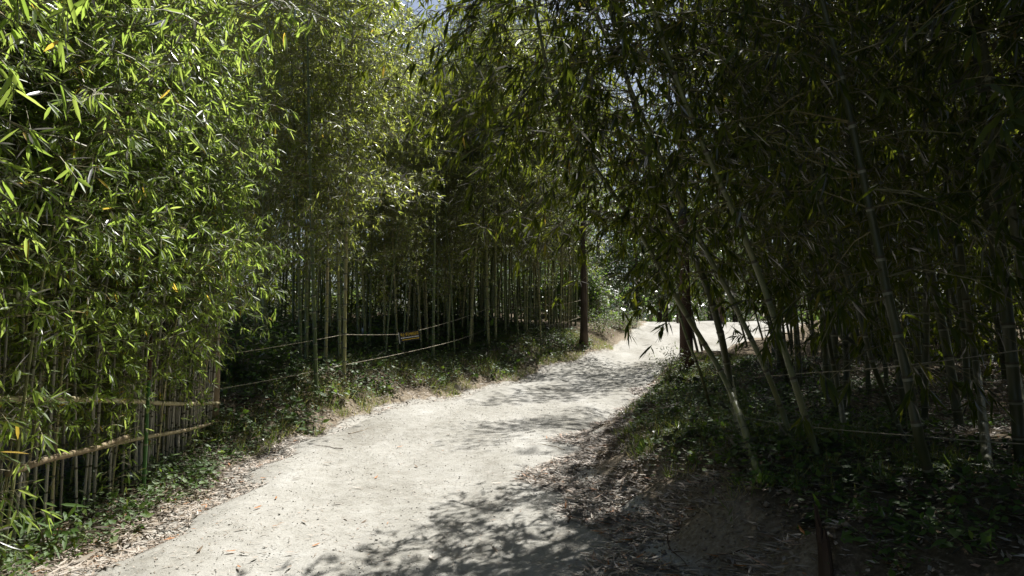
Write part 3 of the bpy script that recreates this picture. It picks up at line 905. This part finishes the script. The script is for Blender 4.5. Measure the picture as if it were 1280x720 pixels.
# ------------------------------------------------------------------ trees
def tree(name, loc, h, r0, seed, label, bark='bark', leafm='leaf_tree', crown_r=2.0, crown_z=(.45, 1.0), nclump=70, perclump=60, ls=.11, group=None, lean=(0, 0), limbs=7, cat='tree'):
    r = np.random.default_rng(seed)
    root = empty(name, loc)
    tag(root, label, cat, group)
    mb = MB()
    s = np.linspace(0, 1, 16)
    c = np.stack([lean[0] * s ** 1.5 + .03 * np.sin(s * 7 + seed), lean[1] * s ** 1.5 + .03 * np.cos(s * 6), s * h * .92], 1)
    rad = r0 * (1 - .75 * s) * (1 + .28 * np.exp(-s * 22))
    mb.tube(c, rad, 12)
    link("trunk", mb.mesh("trunk", M[bark]), root)
    lm = MB(); cl = []
    for i in range(limbs):
        u = r.uniform(crown_z[0], .9); az = i * 2.4 + r.uniform(-.4, .4)
        p = np.array([np.interp(u, s, c[:, k]) for k in range(3)])
        d = np.array([math.cos(az), math.sin(az), r.uniform(.35, .9)]); l = crown_r * r.uniform(.6, 1.0)
        e = p + d * l * .8
        lm.tube([p, p + d * l * .4 + [0, 0, -.03], e], [r0 * .3, r0 * .18, r0 * .05], 6)
        for k in range(3): cl.append(p + d * l * r.uniform(.5, 1.05) + r.normal(0, .25, 3))
    link("limb", lm.mesh("limb", M[bark]), root)
    while len(cl) < nclump:
        q_ = r.normal(0, 1, 3); q_ /= np.linalg.norm(q_)
        q_ *= r.uniform(.35, 1.0) ** .6
        u = crown_z[0] + (crown_z[1] - crown_z[0]) * (.5 + .5 * q_[2])
        wd = crown_r * (.55 + .6 * (1 - abs(q_[2])))
        cl.append(np.array([q_[0] * wd + lean[0] * .7, q_[1] * wd + lean[1] * .7, u * h]))
    L = []
    for c_ in cl:
        n_ = int(perclump * r.uniform(.5, 1.4))
        b = c_ + r.normal(0, 1, (n_, 3)) * np.array([.30, .30, .20]) * crown_r / 2
        d = nrm(r.normal(0, 1, (n_, 3)) + [0, 0, -.25])
        up = np.array([0, 0, 1.]) + r.normal(0, .5, (n_, 3)); n = nrm(up - (up * d).sum(1, keepdims=True) * d)
        L.append({'b': b, 'd': d, 'n': n, 'l': ls * r.uniform(.6, 1.3, n_), 'w': ls * .5 * r.uniform(.7, 1.2, n_), 't': np.clip(r.normal(.5, .2, n_), 0, .9)})
    tag(link("crown", leaf_mesh("crown", cat_l(L), M[leafm]), root), kind='stuff')
    return root


p = hit(729, 431); p[2] -= .05
tree("tree", p, 9.0, .135, 1, "brown tree trunk standing on the left bank where the path bends", crown_r=2.7, crown_z=(.42, 1.0), nclump=110, perclump=60, ls=.13, lean=(.15, 0))
p = hit(858, 467); p[2] -= .05
tree("tree", p, 11.5, .15, 2, "reddish straight tree trunk on the right bank behind the leaning bamboos", bark='bark_red', crown_r=2.2, crown_z=(.55, 1.0), nclump=60, perclump=55, ls=.12, lean=(.05, .1))


def copy_tree(o, parent=None):
    c = o.copy(); COL.objects.link(c)
    c.parent = parent
    for ch in o.children:
        copy_tree(ch, c)
    return c


# far trees beyond the crest of the path and round the clearing
protos = [tree("tree", (0, 0, 0), 9, .16, 20 + i, "leafy broadleaved tree far beyond the crest of the path", crown_r=2.6 + .3 * i, crown_z=(.10, 1.0), nclump=85, perclump=60, ls=.26,
               group='far trees beyond the path') for i in range(3)]
far = [(8.2, 47, 1.0), (10.5, 49, 1.15), (12.8, 46, .95), (15.5, 50, 1.2), (18.5, 48, 1.05), (6.0, 50, 1.2), (3.0, 52, 1.1), (22, 46, 1.1), (25, 50, 1.2), (0, 50, 1.2), (-4, 51, 1.0), (11.5, 56, 1.4),
       (16, 58, 1.4), (5, 58, 1.4), (-9, 49, 1.2), (-14, 47, 1.2), (-19, 45, 1.2), (29, 44, 1.2), (-24, 40, 1.3), (-25, 33, 1.2), (-17, 38, 1.3), (33, 38, 1.3), (31, 30, 1.3), (27, 33, 1.2)]
for i, (x, y, sc) in enumerate(far):
    o = protos[i] if i < 3 else copy_tree(protos[i % 3])
    o.location = (x, y, hz(x, y) - .05); o.scale = (sc,) * 3; o.rotation_euler = (0, 0, i * 1.3)


ang = rng.uniform(-.95, .95, 30000); rr_ = rng.uniform(66, 100, 30000)
bx, by = np.sin(ang) * rr_, np.cos(ang) * rr_
top = 7 + 2.5 * np.sin(ang * 9) + 2 * np.sin(ang * 23 + 1)
b = np.stack([bx, by, .5 + rng.uniform(0, 1, 30000) ** .8 * top], 1)
d = nrm(rng.normal(0, 1, b.shape)); up = np.array([0, 0, 1.]) + rng.normal(0, .6, b.shape); n = nrm(up - (up * d).sum(1, keepdims=True) * d)
lv = {'b': b, 'd': d, 'n': n, 'l': rng.uniform(.7, 1.5, len(b)), 'w': rng.uniform(.35, .7, len(b)), 't': np.clip(rng.normal(.45, .2, len(b)), 0, .9)}
tag(link("distant_woods", leaf_mesh("distant_woods", lv, M['leaf_tree'])), "distant woods closing the view behind the clearing", 'woods', kind='stuff')


def shrub(name, loc, h, rr, seed, label, n=900, ls=.07, lw=.035, mat='leaf_weed', group=None, stems=6):
    r = np.random.default_rng(seed)
    root = empty(name, loc); tag(root, label, 'shrub', group)
    mb = MB(); L = []
    for i in range(stems):
        az = r.uniform(0, 6.28); e = np.array([math.cos(az) * rr * r.uniform(.2, .8), math.sin(az) * rr * r.uniform(.2, .8), h * r.uniform(.6, 1)])
        mb.tube([[0, 0, -.03], e * .5 + [0, 0, h * .12], e], [.008, .006, .003], 4, False)
        k = n // stems
        t = r.uniform(.25, 1.05, k)
        b = e * t[:, None] + r.normal(0, 1, (k, 3)) * np.array([rr * .33, rr * .33, h * .14])
        b[:, 2] = np.abs(b[:, 2])
        d = nrm(r.normal(0, 1, (k, 3)) * [1, 1, .5] + [0, 0, -.1])
        up = np.array([0, 0, 1.]) + r.normal(0, .4, (k, 3)); nn = nrm(up - (up * d).sum(1, keepdims=True) * d)
        L.append({'b': b, 'd': d, 'n': nn, 'l': ls * r.uniform(.6, 1.3, k), 'w': lw * r.uniform(.7, 1.2, k), 't': np.clip(r.normal(.5, .22, k), 0, 1)})
    link("stem", mb.mesh("stem", M['twig'], False), root)
    tag(link("foliage", leaf_mesh("foliage", cat_l(L), M[mat], n < 1000), root), kind='stuff')
    return root


def gp(u, v):
    p = hit(u, v); p[2] -= .02
    return p


shrub("shrub", gp(300, 480), .95, .55, 1, "broad-leaved green shrub just right of the fence end", 700, .10, .06)
shrub("shrub", gp(335, 470), 1.0, .6, 2, "taller broad-leaved shrub in the shade left of the first bamboos", 700, .10, .06)
shrub("shrub", gp(492, 420), .9, .5, 3, "small dark shrub in the grove just left of the black sign", 500, .09, .05)
shrub("shrub", gp(775, 412), .9, .9, 4, "sunlit bright green shrub on the bank right of the brown trunk", 1500, .08, .04)
shrub("shrub", gp(752, 418), .9, .8, 5, "green shrub close right of the brown trunk", 1200, .08, .04)
shrub("grass_tuft", gp(792, 410), .45, .4, 6, "bright yellow-green grass tuft at the bank end by the crest", 500, .22, .014, 'leaf_grass')
shrub("weed", gp(835, 478), .75, .5, 7, "sunlit pale weed at the foot of the reddish trunk", 700, .08, .02, 'leaf_grass')
shrub("weed", gp(60, 690), .42, .28, 8, "leafy weed with long leaves at the hedge foot in the left corner", 90, .17, .035)
for i, (x, y) in enumerate([(-4.5, 36), (-2.6, 35), (-.8, 36.5), (.8, 35), (2.4, 36), (-6.5, 35.5), (3.6, 34)]):
    shrub("shrub", (x, y, hz(x, y) - .02), 2.4 + .3 * (i % 3), 1.3, 40 + i, "sunlit green shrub glimpsed behind the grove culms", 6000, .15, .075, group='sunlit shrubs behind the grove')


# ------------------------------------------------------------------ ground cover, grass, litter
def scatter(n, xf, yf, cond):
    X, Y = [], []
    tot = 0
    while tot < n:
        y = rng.uniform(*yf, n); x = rng.uniform(*xf, n)
        m = cond(x, y)
        X.append(x[m]); Y.append(y[m]); tot += int(m.sum())
    return np.concatenate(X)[:n], np.concatenate(Y)[:n]


def patch(x, y, s=1.0, p=0.0):
    return .5 + .25 * np.sin(x * 1.9 * s + p) * np.cos(y * 1.3 * s + 2 * p) + .25 * np.sin(x * .8 * s - y * 2.1 * s + p)


def cover(name, n, xf, yf, cond, hmax, ls, lw, mat, kindname, seedp=0, flat=.35):
    cx, cy = scatter(n // 7, xf, yf, cond)
    k = 7
    csz = np.repeat(rng.lognormal(0, .35, len(cx)), k)
    x = np.repeat(cx, k) + rng.normal(0, .07, len(cx) * k); y = np.repeat(cy, k) + rng.normal(0, .07, len(cx) * k)
    hh = np.repeat(hmax * rng.uniform(.15, 1, len(cx)) * (.4 + .9 * patch(cx, cy, 1, seedp)), k) * rng.uniform(.3, 1, len(x))
    b = np.stack([x, y, Hf(x, y) + .01 + hh], 1)
    d = nrm(rng.normal(0, 1, (len(x), 3)) * [1, 1, flat])
    up = np.array([0, 0, 1.]) + rng.normal(0, .35, (len(x), 3)); nn = nrm(up - (up * d).sum(1, keepdims=True) * d)
    lv = {'b': b, 'd': d, 'n': nn, 'l': csz * ls * rng.uniform(.6, 1.3, len(x)), 'w': csz * lw * rng.uniform(.5, 1.2, len(x)), 't': np.clip(rng.normal(.45, .2, len(x)), 0, 1)}
    return tag(link(name, leaf_mesh(name, lv, M[mat])), kindname, 'plants', kind='stuff')


cover("ground_cover", 52000, (-11, 3), (10.3, 26), lambda x, y: (edgeL(y) - x > .2 + .5 * patch(x, y, 1.3)) & (rng.random(len(x)) < np.clip(1.1 - .09 * (edgeL(y) - x), .2, 1)), .34, .075, .05, 'leaf_weed',
      "low broad-leaved plants covering the left bank under the ropes")
cover("ground_cover", 40000, (.9, 9), (3.8, 17), lambda x, y: (x - edgeR(y) > .4 + .35 * patch(x, y, 1.5)) & (rng.random(len(x)) < np.clip(1.0 - .17 * (x - edgeR(y)), .12, 1)) & (patch(x, y, .8, 1) > .1), .16, .055, .035, 'leaf_weed',
      "low creeping plants covering the shaded right bank", 1)
cover("undergrowth", 26000, (-16, 6.5), (16, 36), lambda x, y: (edgeL(y) - x > 2.2) & ((x < -1.5) | (y < 27)), .85, .12, .065, 'leaf_weed', "undergrowth covering the shaded grove floor", 3)
cover("ground_cover", 12000, (-6, -2.9), (3.6, 10.4), lambda x, y: (edgeL(y) - x > .25) & (edgeL(y) - x < 1.9), .25, .06, .035, 'leaf_weed', "low weeds growing along the foot of the left fence", 2)


def grass(name, n, xf, yf, cond, h, lab, dry=.25):
    cx, cy = scatter(n // 9, xf, yf, cond)
    k = 9
    x = np.repeat(cx, k) + rng.normal(0, .03, len(cx) * k); y = np.repeat(cy, k) + rng.normal(0, .03, len(cx) * k)
    b = np.stack([x, y, Hf(x, y) - .01], 1)
    d = nrm(rng.normal(0, .5, (len(x), 3)) + [0, 0, 1])
    sd = rng.normal(0, 1, (len(x), 3)); nn = nrm(sd - (sd * d).sum(1, keepdims=True) * d)
    lv = {'b': b, 'd': d, 'n': nn, 'l': np.repeat(h * rng.uniform(.5, 1.3, len(cx)), k) * rng.uniform(.5, 1.2, len(x)), 'w': rng.uniform(.004, .009, len(x)),
          't': np.where(rng.random(len(x)) < dry, rng.uniform(.8, 1, len(x)), rng.uniform(.2, .75, len(x)))}
    return tag(link(name, leaf_mesh(name, lv, M['leaf_grass'], False, .35)), lab, 'grass', kind='stuff')


grass("grass", 26000, (-5, 4.5), (9.5, 27), lambda x, y: (edgeL(y) - x > .15) & (edgeL(y) - x < 2.4) & (patch(x, y, 1.1, 2) > .36), .2, "short grass along the edge of the left bank", .35)
grass("grass", 22000, (.9, 6), (5, 19), lambda x, y: (x - edgeR(y) > .4) & (x - edgeR(y) < 2.4) & (patch(x, y, 1.4, .7) > .35), .15, "short grass on top of the right bank", .22)


def litter(name, n, xf, yf, cond, lab, ls=.12, lw=.016, lift=.012, tilt=.25):
    x, y = scatter(n, xf, yf, cond)
    b = np.stack([x, y, Hf(x, y) + .010 + rng.uniform(0, lift, n)], 1)
    az = rng.uniform(0, 6.28, n)
    d = nrm(np.stack([np.cos(az), np.sin(az), rng.normal(0, tilt * .5, n)], 1))
    up = np.array([0, 0, 1.]) + rng.normal(0, tilt, (n, 3)); nn = nrm(up - (up * d).sum(1, keepdims=True) * d)
    lv = {'b': b, 'd': d, 'n': nn, 'l': ls * rng.uniform(.5, 1.4, n), 'w': lw * rng.uniform(.7, 1.5, n),
          't': np.where(rng.random(n) < .025, 1.0, np.clip(rng.normal(.5, .25, n), 0, .92))}
    return tag(link(name, leaf_mesh(name, lv, M['leaf_dry'], False, -.08)), lab, 'leaves', kind='stuff')


litter("leaf_litter", 14000, (-.6, 3.2), (3.6, 17), lambda x, y: (x - edgeR(y) > -.9 + .7 * patch(x, y, 1.6) + .55 * sst(8, 13, y)) & (x - edgeR(y) < .5) & (rng.random(len(x)) < np.clip(1.1 + .55 * (x - edgeR(y)), .15, 1))
       & ~((x - edgeR(y) > -.1) & (patch(x, y, 2.2, 1.2) < .4)), "dry bamboo leaves strewn along the right edge of the path")
litter("leaf_litter", 7000, (-4.4, -1.8), (3.6, 10.5), lambda x, y: (edgeL(y) - x > -.45 + .4 * patch(x, y, 1.8, .3)) & (edgeL(y) - x < .75), "dry leaves gathered along the hedge foot")
litter("leaf_litter", 26000, (1.4, 10), (3.6, 17), lambda x, y: (x - edgeR(y) > .2), "dry leaves covering the dark floor of the right thicket", .10, .016)
litter("leaf_litter", 9000, (-6, 4), (10.0, 26), lambda x, y: (edgeL(y) - x > -.2 + .2 * patch(x, y, 1.8, .3)) & (edgeL(y) - x < 1.8), "dry leaves along the foot of the left bank")
litter("leaf_litter", 4600, (-3.3, 2.4), (3.6, 16), lambda x, y: (edgeL(y) - x < -.1) & (x - edgeR(y) < -.4) & (patch(x, y, .9, 2.4) > .25), "tiny dry leaf scraps scattered over the sandy path", .055, .007, .004, .12)


def gravel(name, n, xf, yf, cond, smin, smax, label, mat='grit'):
    x, y = scatter(n, xf, yf, cond)
    o8 = np.array([[1, 0, 0], [0, 1, 0], [-1, 0, 0], [0, -1, 0], [0, 0, .7], [0, 0, -.7]], float)
    t8 = np.array([[0, 1, 4], [1, 2, 4], [2, 3, 4], [3, 0, 4], [1, 0, 5], [2, 1, 5], [3, 2, 5], [0, 3, 5]])
    s_ = rng.uniform(smin, smax, n) * rng.lognormal(0, .35, n)
    V = o8[None] * s_[:, None, None] * rng.uniform(.6, 1.3, (n, 6, 3))
    a = rng.uniform(0, 6.28, n); c, sn = np.cos(a)[:, None], np.sin(a)[:, None]
    V = np.stack([V[..., 0] * c - V[..., 1] * sn, V[..., 0] * sn + V[..., 1] * c, V[..., 2]], -1)
    V = V + np.stack([x, y, Hf(x, y) + .008 + s_ * .15], 1)[:, None]
    T = (t8[None] + (np.arange(n) * 6)[:, None, None]).reshape(-1, 3)
    return tag(link(name, tri_mesh(name, V.reshape(-1, 3), T, M[mat])), label, 'gravel', kind='stuff')


gravel("gravel", 8000, (-3.4, 2.6), (3.6, 15), lambda x, y: (edgeL(y) - x < 0) & (x - edgeR(y) < 0), .0025, .007, "fine grit and small pebbles lying on the sandy path")
gravel("soil_crumbs", 5000, (.3, 3.6), (3.6, 14), lambda x, y: (x - edgeR(y) > -.15) & (x - edgeR(y) < .9), .005, .015, "crumbs of earth on the bare slope of the right bank", "crumb")

# single fallen leaves that can be counted on the near path
fl = []
for i in range(6):
    lv = {'b': np.array([[-.5, 0, 0]]), 'd': np.array([[1., 0, 0]]), 'n': np.array([[0, 0, 1.]]), 'l': np.ones(1), 'w': np.full(1, .24), 't': np.array([[1.0, .2, .5, 1.0, .05, .9][i]])}
    fl.append(leaf_mesh("fallen_leaf", lv, M['leaf_dry'], True, -.15))
spots = [(288, 692), (305, 694), (318, 701), (299, 712), (361, 712), (362, 694), (322, 637), (398, 650), (421, 631), (470, 599), (520, 585), (432, 652), (345, 660), (380, 655),
         (300, 665), (345, 625), (250, 690), (620, 606), (640, 593), (618, 690), (556, 672), (395, 684), (370, 600), (446, 612), (500, 560), (560, 545), (410, 580), (330, 600), (455, 655), (540, 700)]
for i, (u, v) in enumerate(spots):
    p = hit(u, v)
    o = link("fallen_leaf", fl[i % 6])
    o.location = (p[0], p[1], p[2] + .016)
    s = random.uniform(.07, .13)
    o.scale = (s, s, s); o.rotation_euler = (random.uniform(-.15, .15), random.uniform(-.1, .1), random.uniform(0, 6.28))
    tag(o, "small fallen bamboo leaf lying on the sunlit sandy path", 'leaf', 'fallen leaves on the near path')

# ------------------------------------------------------------------ bamboo fence
fz0 = hz(*fence_xy(.5))
fence = empty("bamboo_fence", (*fence_xy(.5), fz0))
tag(fence, "rustic bamboo fence with pale rails along the left hedge", 'fence')
forg = np.array([*fence_xy(.5), fz0])


def fp(u, v, off=0.0):
    """point on the fence plane seen at (u, v); off moves it towards the path"""
    r = ray(u, v)
    dirf = nrm(FB - FA); nrmf = np.array([dirf[1], -dirf[0]])
    o = FA + nrmf * off
    t = (o @ nrmf) / (r[:2] @ nrmf)
    return np.array([0, 0, CAM_Z]) + r * t


def rail(a, b, rad, mat, wob_=.01):
    n = 22
    s = np.linspace(0, 1, n)
    c = a + (b - a) * s[:, None]
    c[:, 2] += wob_ * np.sin(s * 9 + a[0] * 7)

    def P(t): return np.array([np.interp(t, s, c[:, i]) for i in range(3)]) - forg
    mb = MB(); culm_tube(mb, P, np.linalg.norm(b - a), rad, .3, 10, .85)
    o = link("rail", mb.mesh("rail", [M[mat], M[mat], M['post']]), fence)
    return o


rail(fp(-30, 497, .06), fp(274, 505, .06), .026, 'rail')
rail(fp(60, 573, .07), fp(274, 528, .07), .023, 'rail_old')
rail(fp(10, 590, .13), fp(160, 547, .12), .027, 'rail_old')
pk = MB()
pme = []
for i in range(5):
    r = np.random.default_rng(500 + i)
    h = 1.9 + .12 * i
    P = bend_curve(h, r.uniform(-.04, .04), r.uniform(-.04, .04), 1.5)
    mb = MB(); culm_tube(mb, P, h, .012, .28, 7, .8)
    pme.append(mb.mesh("picket", [M['picket'], M['picket'], M['ring_dark']]))
npk = 0
t = .03
while t < .985:
    xy = fence_xy(t)
    o = link("picket", random.choice(pme), fence)
    o.location = (xy[0] - forg[0] + random.uniform(-.025, .01), xy[1] - forg[1], hz(*xy) - fz0 - .05)
    o.rotation_euler = (R_(random.uniform(-3, 3)), R_(random.uniform(-3, 3)), random.uniform(0, 6))
    sc = random.uniform(.75, 1.25); o.scale = (sc, sc, random.uniform(.85, 1.08))
    t += random.uniform(.012, .04) if t < .62 else random.uniform(.0055, .0085)
    npk += 1
print("pickets", npk)
mb = MB(); hh = np.linspace(-.1, 2.15, 9)
mb.tube(np.stack([.01 * np.sin(hh * 3), .01 * np.cos(hh * 2), hh], 1), .062 - .012 * hh / 2, 12)
po = link("post", mb.mesh("post", M['post']), fence)
xy = fence_xy(1.0); po.location = (xy[0] - forg[0], xy[1] - forg[1], hz(*xy) - fz0)
for (u, v) in [(243, 503), (80, 498), (160, 500), (226, 540), (140, 555), (268, 506)]:
    c = fp(u, v, .06) - forg
    mb = MB(); th = np.linspace(0, 4 * math.pi, 30)
    mb.tube(np.stack([c[0] + .032 * np.cos(th), c[1] + np.linspace(-.02, .02, 30), c[2] + .032 * np.sin(th)], 1), .005, 5)
    link("lashing", mb.mesh("lashing", M['rope']), fence)

# green shoot standing in front of the rails, brown sheath at the top
b = fp(178, 640, .22); b[2] = hz(b[0], b[1]) - .03
tp = fp(190, 400, .22)
shoot = empty("bamboo_shoot", b); tag(shoot, "smooth bright green bamboo shoot with brown sheathed tip before the rails", 'bamboo')
dv = tp - b
mb = MB(); culm_tube(mb, lambda s: dv * s * .68, np.linalg.norm(dv) * .68, .02, .3, 10, .85)
link("culm", mb.mesh("culm", [M['culm_green'], M['ring'], M['culm_green']]), shoot)
mb = MB(); mb.tube([dv * .66, dv * .8, dv * .95, dv * 1.05], [.021, .02, .013, .003], 9)
link("sheath", mb.mesh("sheath", M['bark_red']), shoot)


# ------------------------------------------------------------------ ropes
def rope(name, P, label, rad=.008, sag=.05, cat='rope', group=None):
    P = [np.asarray(p, float) for p in P]
    base = P[0]
    pts = []
    for a, b in zip(P[:-1], P[1:]):
        L = np.linalg.norm(b - a); n = max(4, int(L / .12))
        for i in range(n):
            t = i / n
            c = a + (b - a) * t; c = c + np.array([0, 0, -sag * L * .25 * 4 * t * (1 - t)])
            pts.append(c - base)
    pts.append(P[-1] - base)
    pts = np.array(pts)
    mb = MB()
    # two twisted strands
    k = np.arange(len(pts)) * 1.9
    for ph in (0, math.pi):
        off = np.stack([rad * .45 * np.cos(k + ph), 0 * k, rad * .45 * np.sin(k + ph)], 1)
        mb.tube(pts + off, rad * .62, 5)
    o = link(name, mb.mesh(name, M['rope'])); o.location = base
    return tag(o, label, cat, group)


d6 = FRONT[(430, 480)][1] - .04
d15 = FRONT[(606, 419)][1] - .04
fe = fence_xy(1.0)[1]
rope("rope", [fp(244, 455, .05), at(281, 443, fe + .3), at(430, 418, d6), at(497, 418, d6 + 1.6), at(523, 413, d6 + 2.1), at(606, 387, d15), at(700, 381, d15 + 3.0), at(727, 375, d15 + 4)],
     "upper tan rope strung from the fence end along the left bank, carrying the sign", .0065, .02)
rope("rope", [fp(228, 486, .05), at(275, 486, fe + .3), at(430, 456, d6), at(545, 432, d6 + 2.4), at(606, 412, d15), at(640, 413, d15 + 1.2), at(700, 404, d15 + 3), at(727, 396, d15 + 4)],
     "lower tan rope strung from the fence end along the left bank", .0065, .02)
rope("rope", [at(960, 470, 6.4), at(1010, 466, 6.0), at(1120, 458, 5.1), at(1300, 434, 5.0)], "upper thin rope between dark bamboos on the right, rising to the right edge", .0045, .02)
rope("rope", [at(921, 519, 7.6), at(990, 531, 6.2), at(1148, 545, 5.0), at(1300, 556, 5.2)], "lower thin rope between dark bamboos on the right, sinking to the right edge", .0045, .02)
rope("cord", [fp(249, 457, .09), fp(250, 485, .10), fp(256, 503, .10)], "frayed pale cord hanging from the fence onto the top rail", .012, .0, 'cord')

# ------------------------------------------------------------------ sign
sa_, sb_ = at(498.5, 416, d6 + 1.6), at(523.5, 412.5, d6 + 1.75)
wid = float(np.linalg.norm(sb_ - sa_)); hgt = wid * .47
sx = nrm(sb_ - sa_); szv = nrm(np.array([0, 0, 1.0]) - sx * sx[2]); sy = np.cross(szv, sx)
sign = empty("warning_sign", sa_)
sign.matrix_world = Matrix(((sx[0], sy[0], szv[0], sa_[0]), (sx[1], sy[1], szv[1], sa_[1]), (sx[2], sy[2], szv[2], sa_[2]), (0, 0, 0, 1)))
tag(sign, "small black notice board with yellow Korean lettering hung on the upper rope", 'sign')
mb = MB(); mb.box((wid / 2, 0, -hgt / 2), (wid, .012, hgt)); link("board", mb.mesh("board", M['sign_black'], False), sign)
mb = MB(); mb.box((-.008, 0, -hgt * .55), (.014, .018, hgt * 1.15)); link("edge_strip", mb.mesh("edge_strip", M['sign_grey'], False), sign)


def text(body, size_w, z, mat, name, hh):
    cu = bpy.data.curves.new(name, 'FONT'); cu.body = body; cu.size = 1.0; cu.extrude = 0.004
    o = bpy.data.objects.new(name, cu); COL.objects.link(o)
    bpy.context.view_layer.update()
    dg = bpy.context.evaluated_depsgraph_get()
    me = bpy.data.meshes.new_from_object(o.evaluated_get(dg)); bpy.data.objects.remove(o)
    n = len(me.vertices); co = np.zeros(n * 3, np.float32); me.vertices.foreach_get("co", co); co = co.reshape(-1, 3)
    lo, hi = co.min(0), co.max(0)
    v = np.stack([(co[:, 0] - lo[0]) / (hi[0] - lo[0]) * size_w + (wid - size_w) / 2, -.0065 - co[:, 2] * .2, (co[:, 1] - hi[1]) / (hi[1] - lo[1]) * hh + z], 1)
    me.vertices.foreach_set("co", v.astype(np.float32).ravel()); me.materials.clear(); me.materials.append(M[mat]); me.update()
    return link(name, me, sign)


try:
    text("죽순 무단채취금지", wid * .88, -hgt * .1, 'sign_yellow', "lettering", hgt * .36)
except Exception as ex:
    print("text failed", ex)
for (z, x0, x1, m_, hh) in [(-.60, .06, .94, 'sign_white', .09), (-.80, .13, .9, 'sign_yellow', .07)]:
    mb = MB(); x = x0
    while x < x1:
        l = random.uniform(.03, .08); mb.box((wid * (x + l / 2), -.0085, hgt * z), (wid * l, .004, hgt * hh)); x += l + .018
    link("small_lettering", mb.mesh("small_lettering", M[m_], False), sign)

# ------------------------------------------------------------------ stump, posts
p = hit(1034, 722)
st = empty("broken_stump", p - np.array([0, 0, .05])); tag(st, "dark split stump of a dead bamboo at the lower right", 'stump')
mb = MB(); sd = 12
hs = [0, .08, .2, .34]
V = []
for i, h in enumerate(hs + ['t']):
    for j in range(sd):
        a = j * 2 * math.pi / sd
        r0 = .036 * (1.3, 1.05, .95, .85, .5)[i] * (1 + .14 * math.sin(3 * a) + .08 * math.sin(7 * a + 1))
        z = h * .75 if h != 't' else .27 + .17 * max(0, math.cos(a - 2.2)) ** 2 + .05 * (j % 2)
        V.append((r0 * math.cos(a) - .03 * (z / .4) ** 2, r0 * math.sin(a), z))
for j in range(sd):
    a = j * 2 * math.pi / sd; V.append((.026 * math.cos(a) - .025, .026 * math.sin(a), .24))
Fc = []
for i in range(5):
    for j in range(sd):
        k = (j + 1) % sd; Fc.append((i * sd + j, i * sd + k, (i + 1) * sd + k, (i + 1) * sd + j))
Fc.append(tuple(5 * sd + j for j in range(sd)))
mb.add(V, Fc); link("bark_shell", mb.mesh("bark_shell", M['stump'], False), st)


def wpost(u, v, hpx, wpx, label, name="wooden_post"):
    p = hit(u, v); d = p[1]
    h = hpx * d / F_PX; r0 = wpx * d / F_PX / 2
    o = empty(name, p); tag(o, label, 'post')
    mb = MB(); mb.tube([[0, 0, -.1], [0, 0, h * .5], [0, 0, h * .97], [0, 0, h]], [r0, r0 * .98, r0 * .97, r0 * .85], 10)
    link("shaft", mb.mesh("shaft", M['bark']), o)
    mb = MB(); mb.tube([[0, 0, h + .001], [0, 0, h + .03], [0, 0, h + .05]], [r0 * 1.15, r0 * 1.15, r0 * .8], 10)
    link("cap", mb.mesh("cap", M['bark']), o)


wpost(847, 404, 11, 3, "small tan post at the crest of the path left of the reddish trunk")
wpost(901, 404, 34, 11, "stout brown post beyond the leaning bamboos by the path crest")

# dead twigs and culm sheaths lying about
tw_me = []
for i in range(5):
    r = np.random.default_rng(700 + i); n = 9; t = np.linspace(0, 1, n)
    c = np.stack([t - .5, .06 * np.sin(t * 5 + i), .02 * np.abs(np.sin(t * 7 + i)) + .008], 1)
    mb = MB(); mb.tube(c, .010 * (1 - .7 * t), 6)
    mb.tube([c[4], c[4] + [.14, .13, .02], c[4] + [.26, .2, .03]], [.006, .004, .002], 5)
    tw_me.append(mb.mesh("fallen_twig", M['stump'] if i % 2 else M['post']))
tspots = [(748, 612), (771, 640), (792, 598), (705, 640), (668, 600), (812, 660), (735, 575), (690, 560), (845, 690), (880, 640), (380, 546), (410, 560), (450, 540), (345, 566), (160, 690), (215, 655), (900, 700), (960, 690)]
for i, (u, v) in enumerate(tspots):
    p = hit(u, v); o = link("fallen_twig", tw_me[i % 5]); o.location = p + np.array([0, 0, .004])
    e = .1; gxn = (hz(p[0] + e, p[1]) - hz(p[0] - e, p[1])) / (2 * e); gyn = (hz(p[0], p[1] + e) - hz(p[0], p[1] - e)) / (2 * e)
    q_ = Vector((-gxn, -gyn, 1)).to_track_quat('Z', 'Y'); o.rotation_mode = 'QUATERNION'
    from mathutils import Quaternion
    o.rotation_quaternion = q_ @ Quaternion((0, 0, 1), random.uniform(0, 6.28))
    s = random.uniform(.3, .7); o.scale = (s, s, max(s, .6))
    rside = u > 600
    tag(o, "dead twig lying in the leaf litter of the right bank" if rside else "dead twig lying along the left edge of the path", 'twig', 'dead twigs on the right bank' if rside else 'dead twigs on the left edge')
for i, (u, v, s, lab) in enumerate([(100, 708, .30, "large pale papery culm sheath at the lower left corner of the path edge"), (204, 621, .2, "brown curled culm sheath under the fence"),
                                    (222, 624, .16, "pale culm sheath on the litter beside a brown one"), (905, 572, .22, "pale culm sheath lying in the grass of the right bank"), (760, 655, .18, "grey culm sheath on the earth slope")]):
    p = hit(u, v)
    lv = {'b': np.array([[-.5, 0, 0]]), 'd': np.array([[1., 0, 0]]), 'n': np.array([[0, 0, 1.]]), 'l': np.ones(1), 'w': np.full(1, .3), 't': np.array([.6 if i != 1 else .05])}
    o = link("culm_sheath", leaf_mesh("culm_sheath", lv, M['leaf_dry'], True, -.25)); o.location = p + np.array([0, 0, .03]); o.scale = (s, s, s); o.rotation_euler = (.2, -.1, i * 1.1 + .4)
    tag(o, lab, 'sheath')

n_obj = len(scene.objects)
print("objects", n_obj, "tris", sum(len(m.loops) - 2 * len(m.polygons) for m in bpy.data.meshes), file=__import__('sys').stderr)
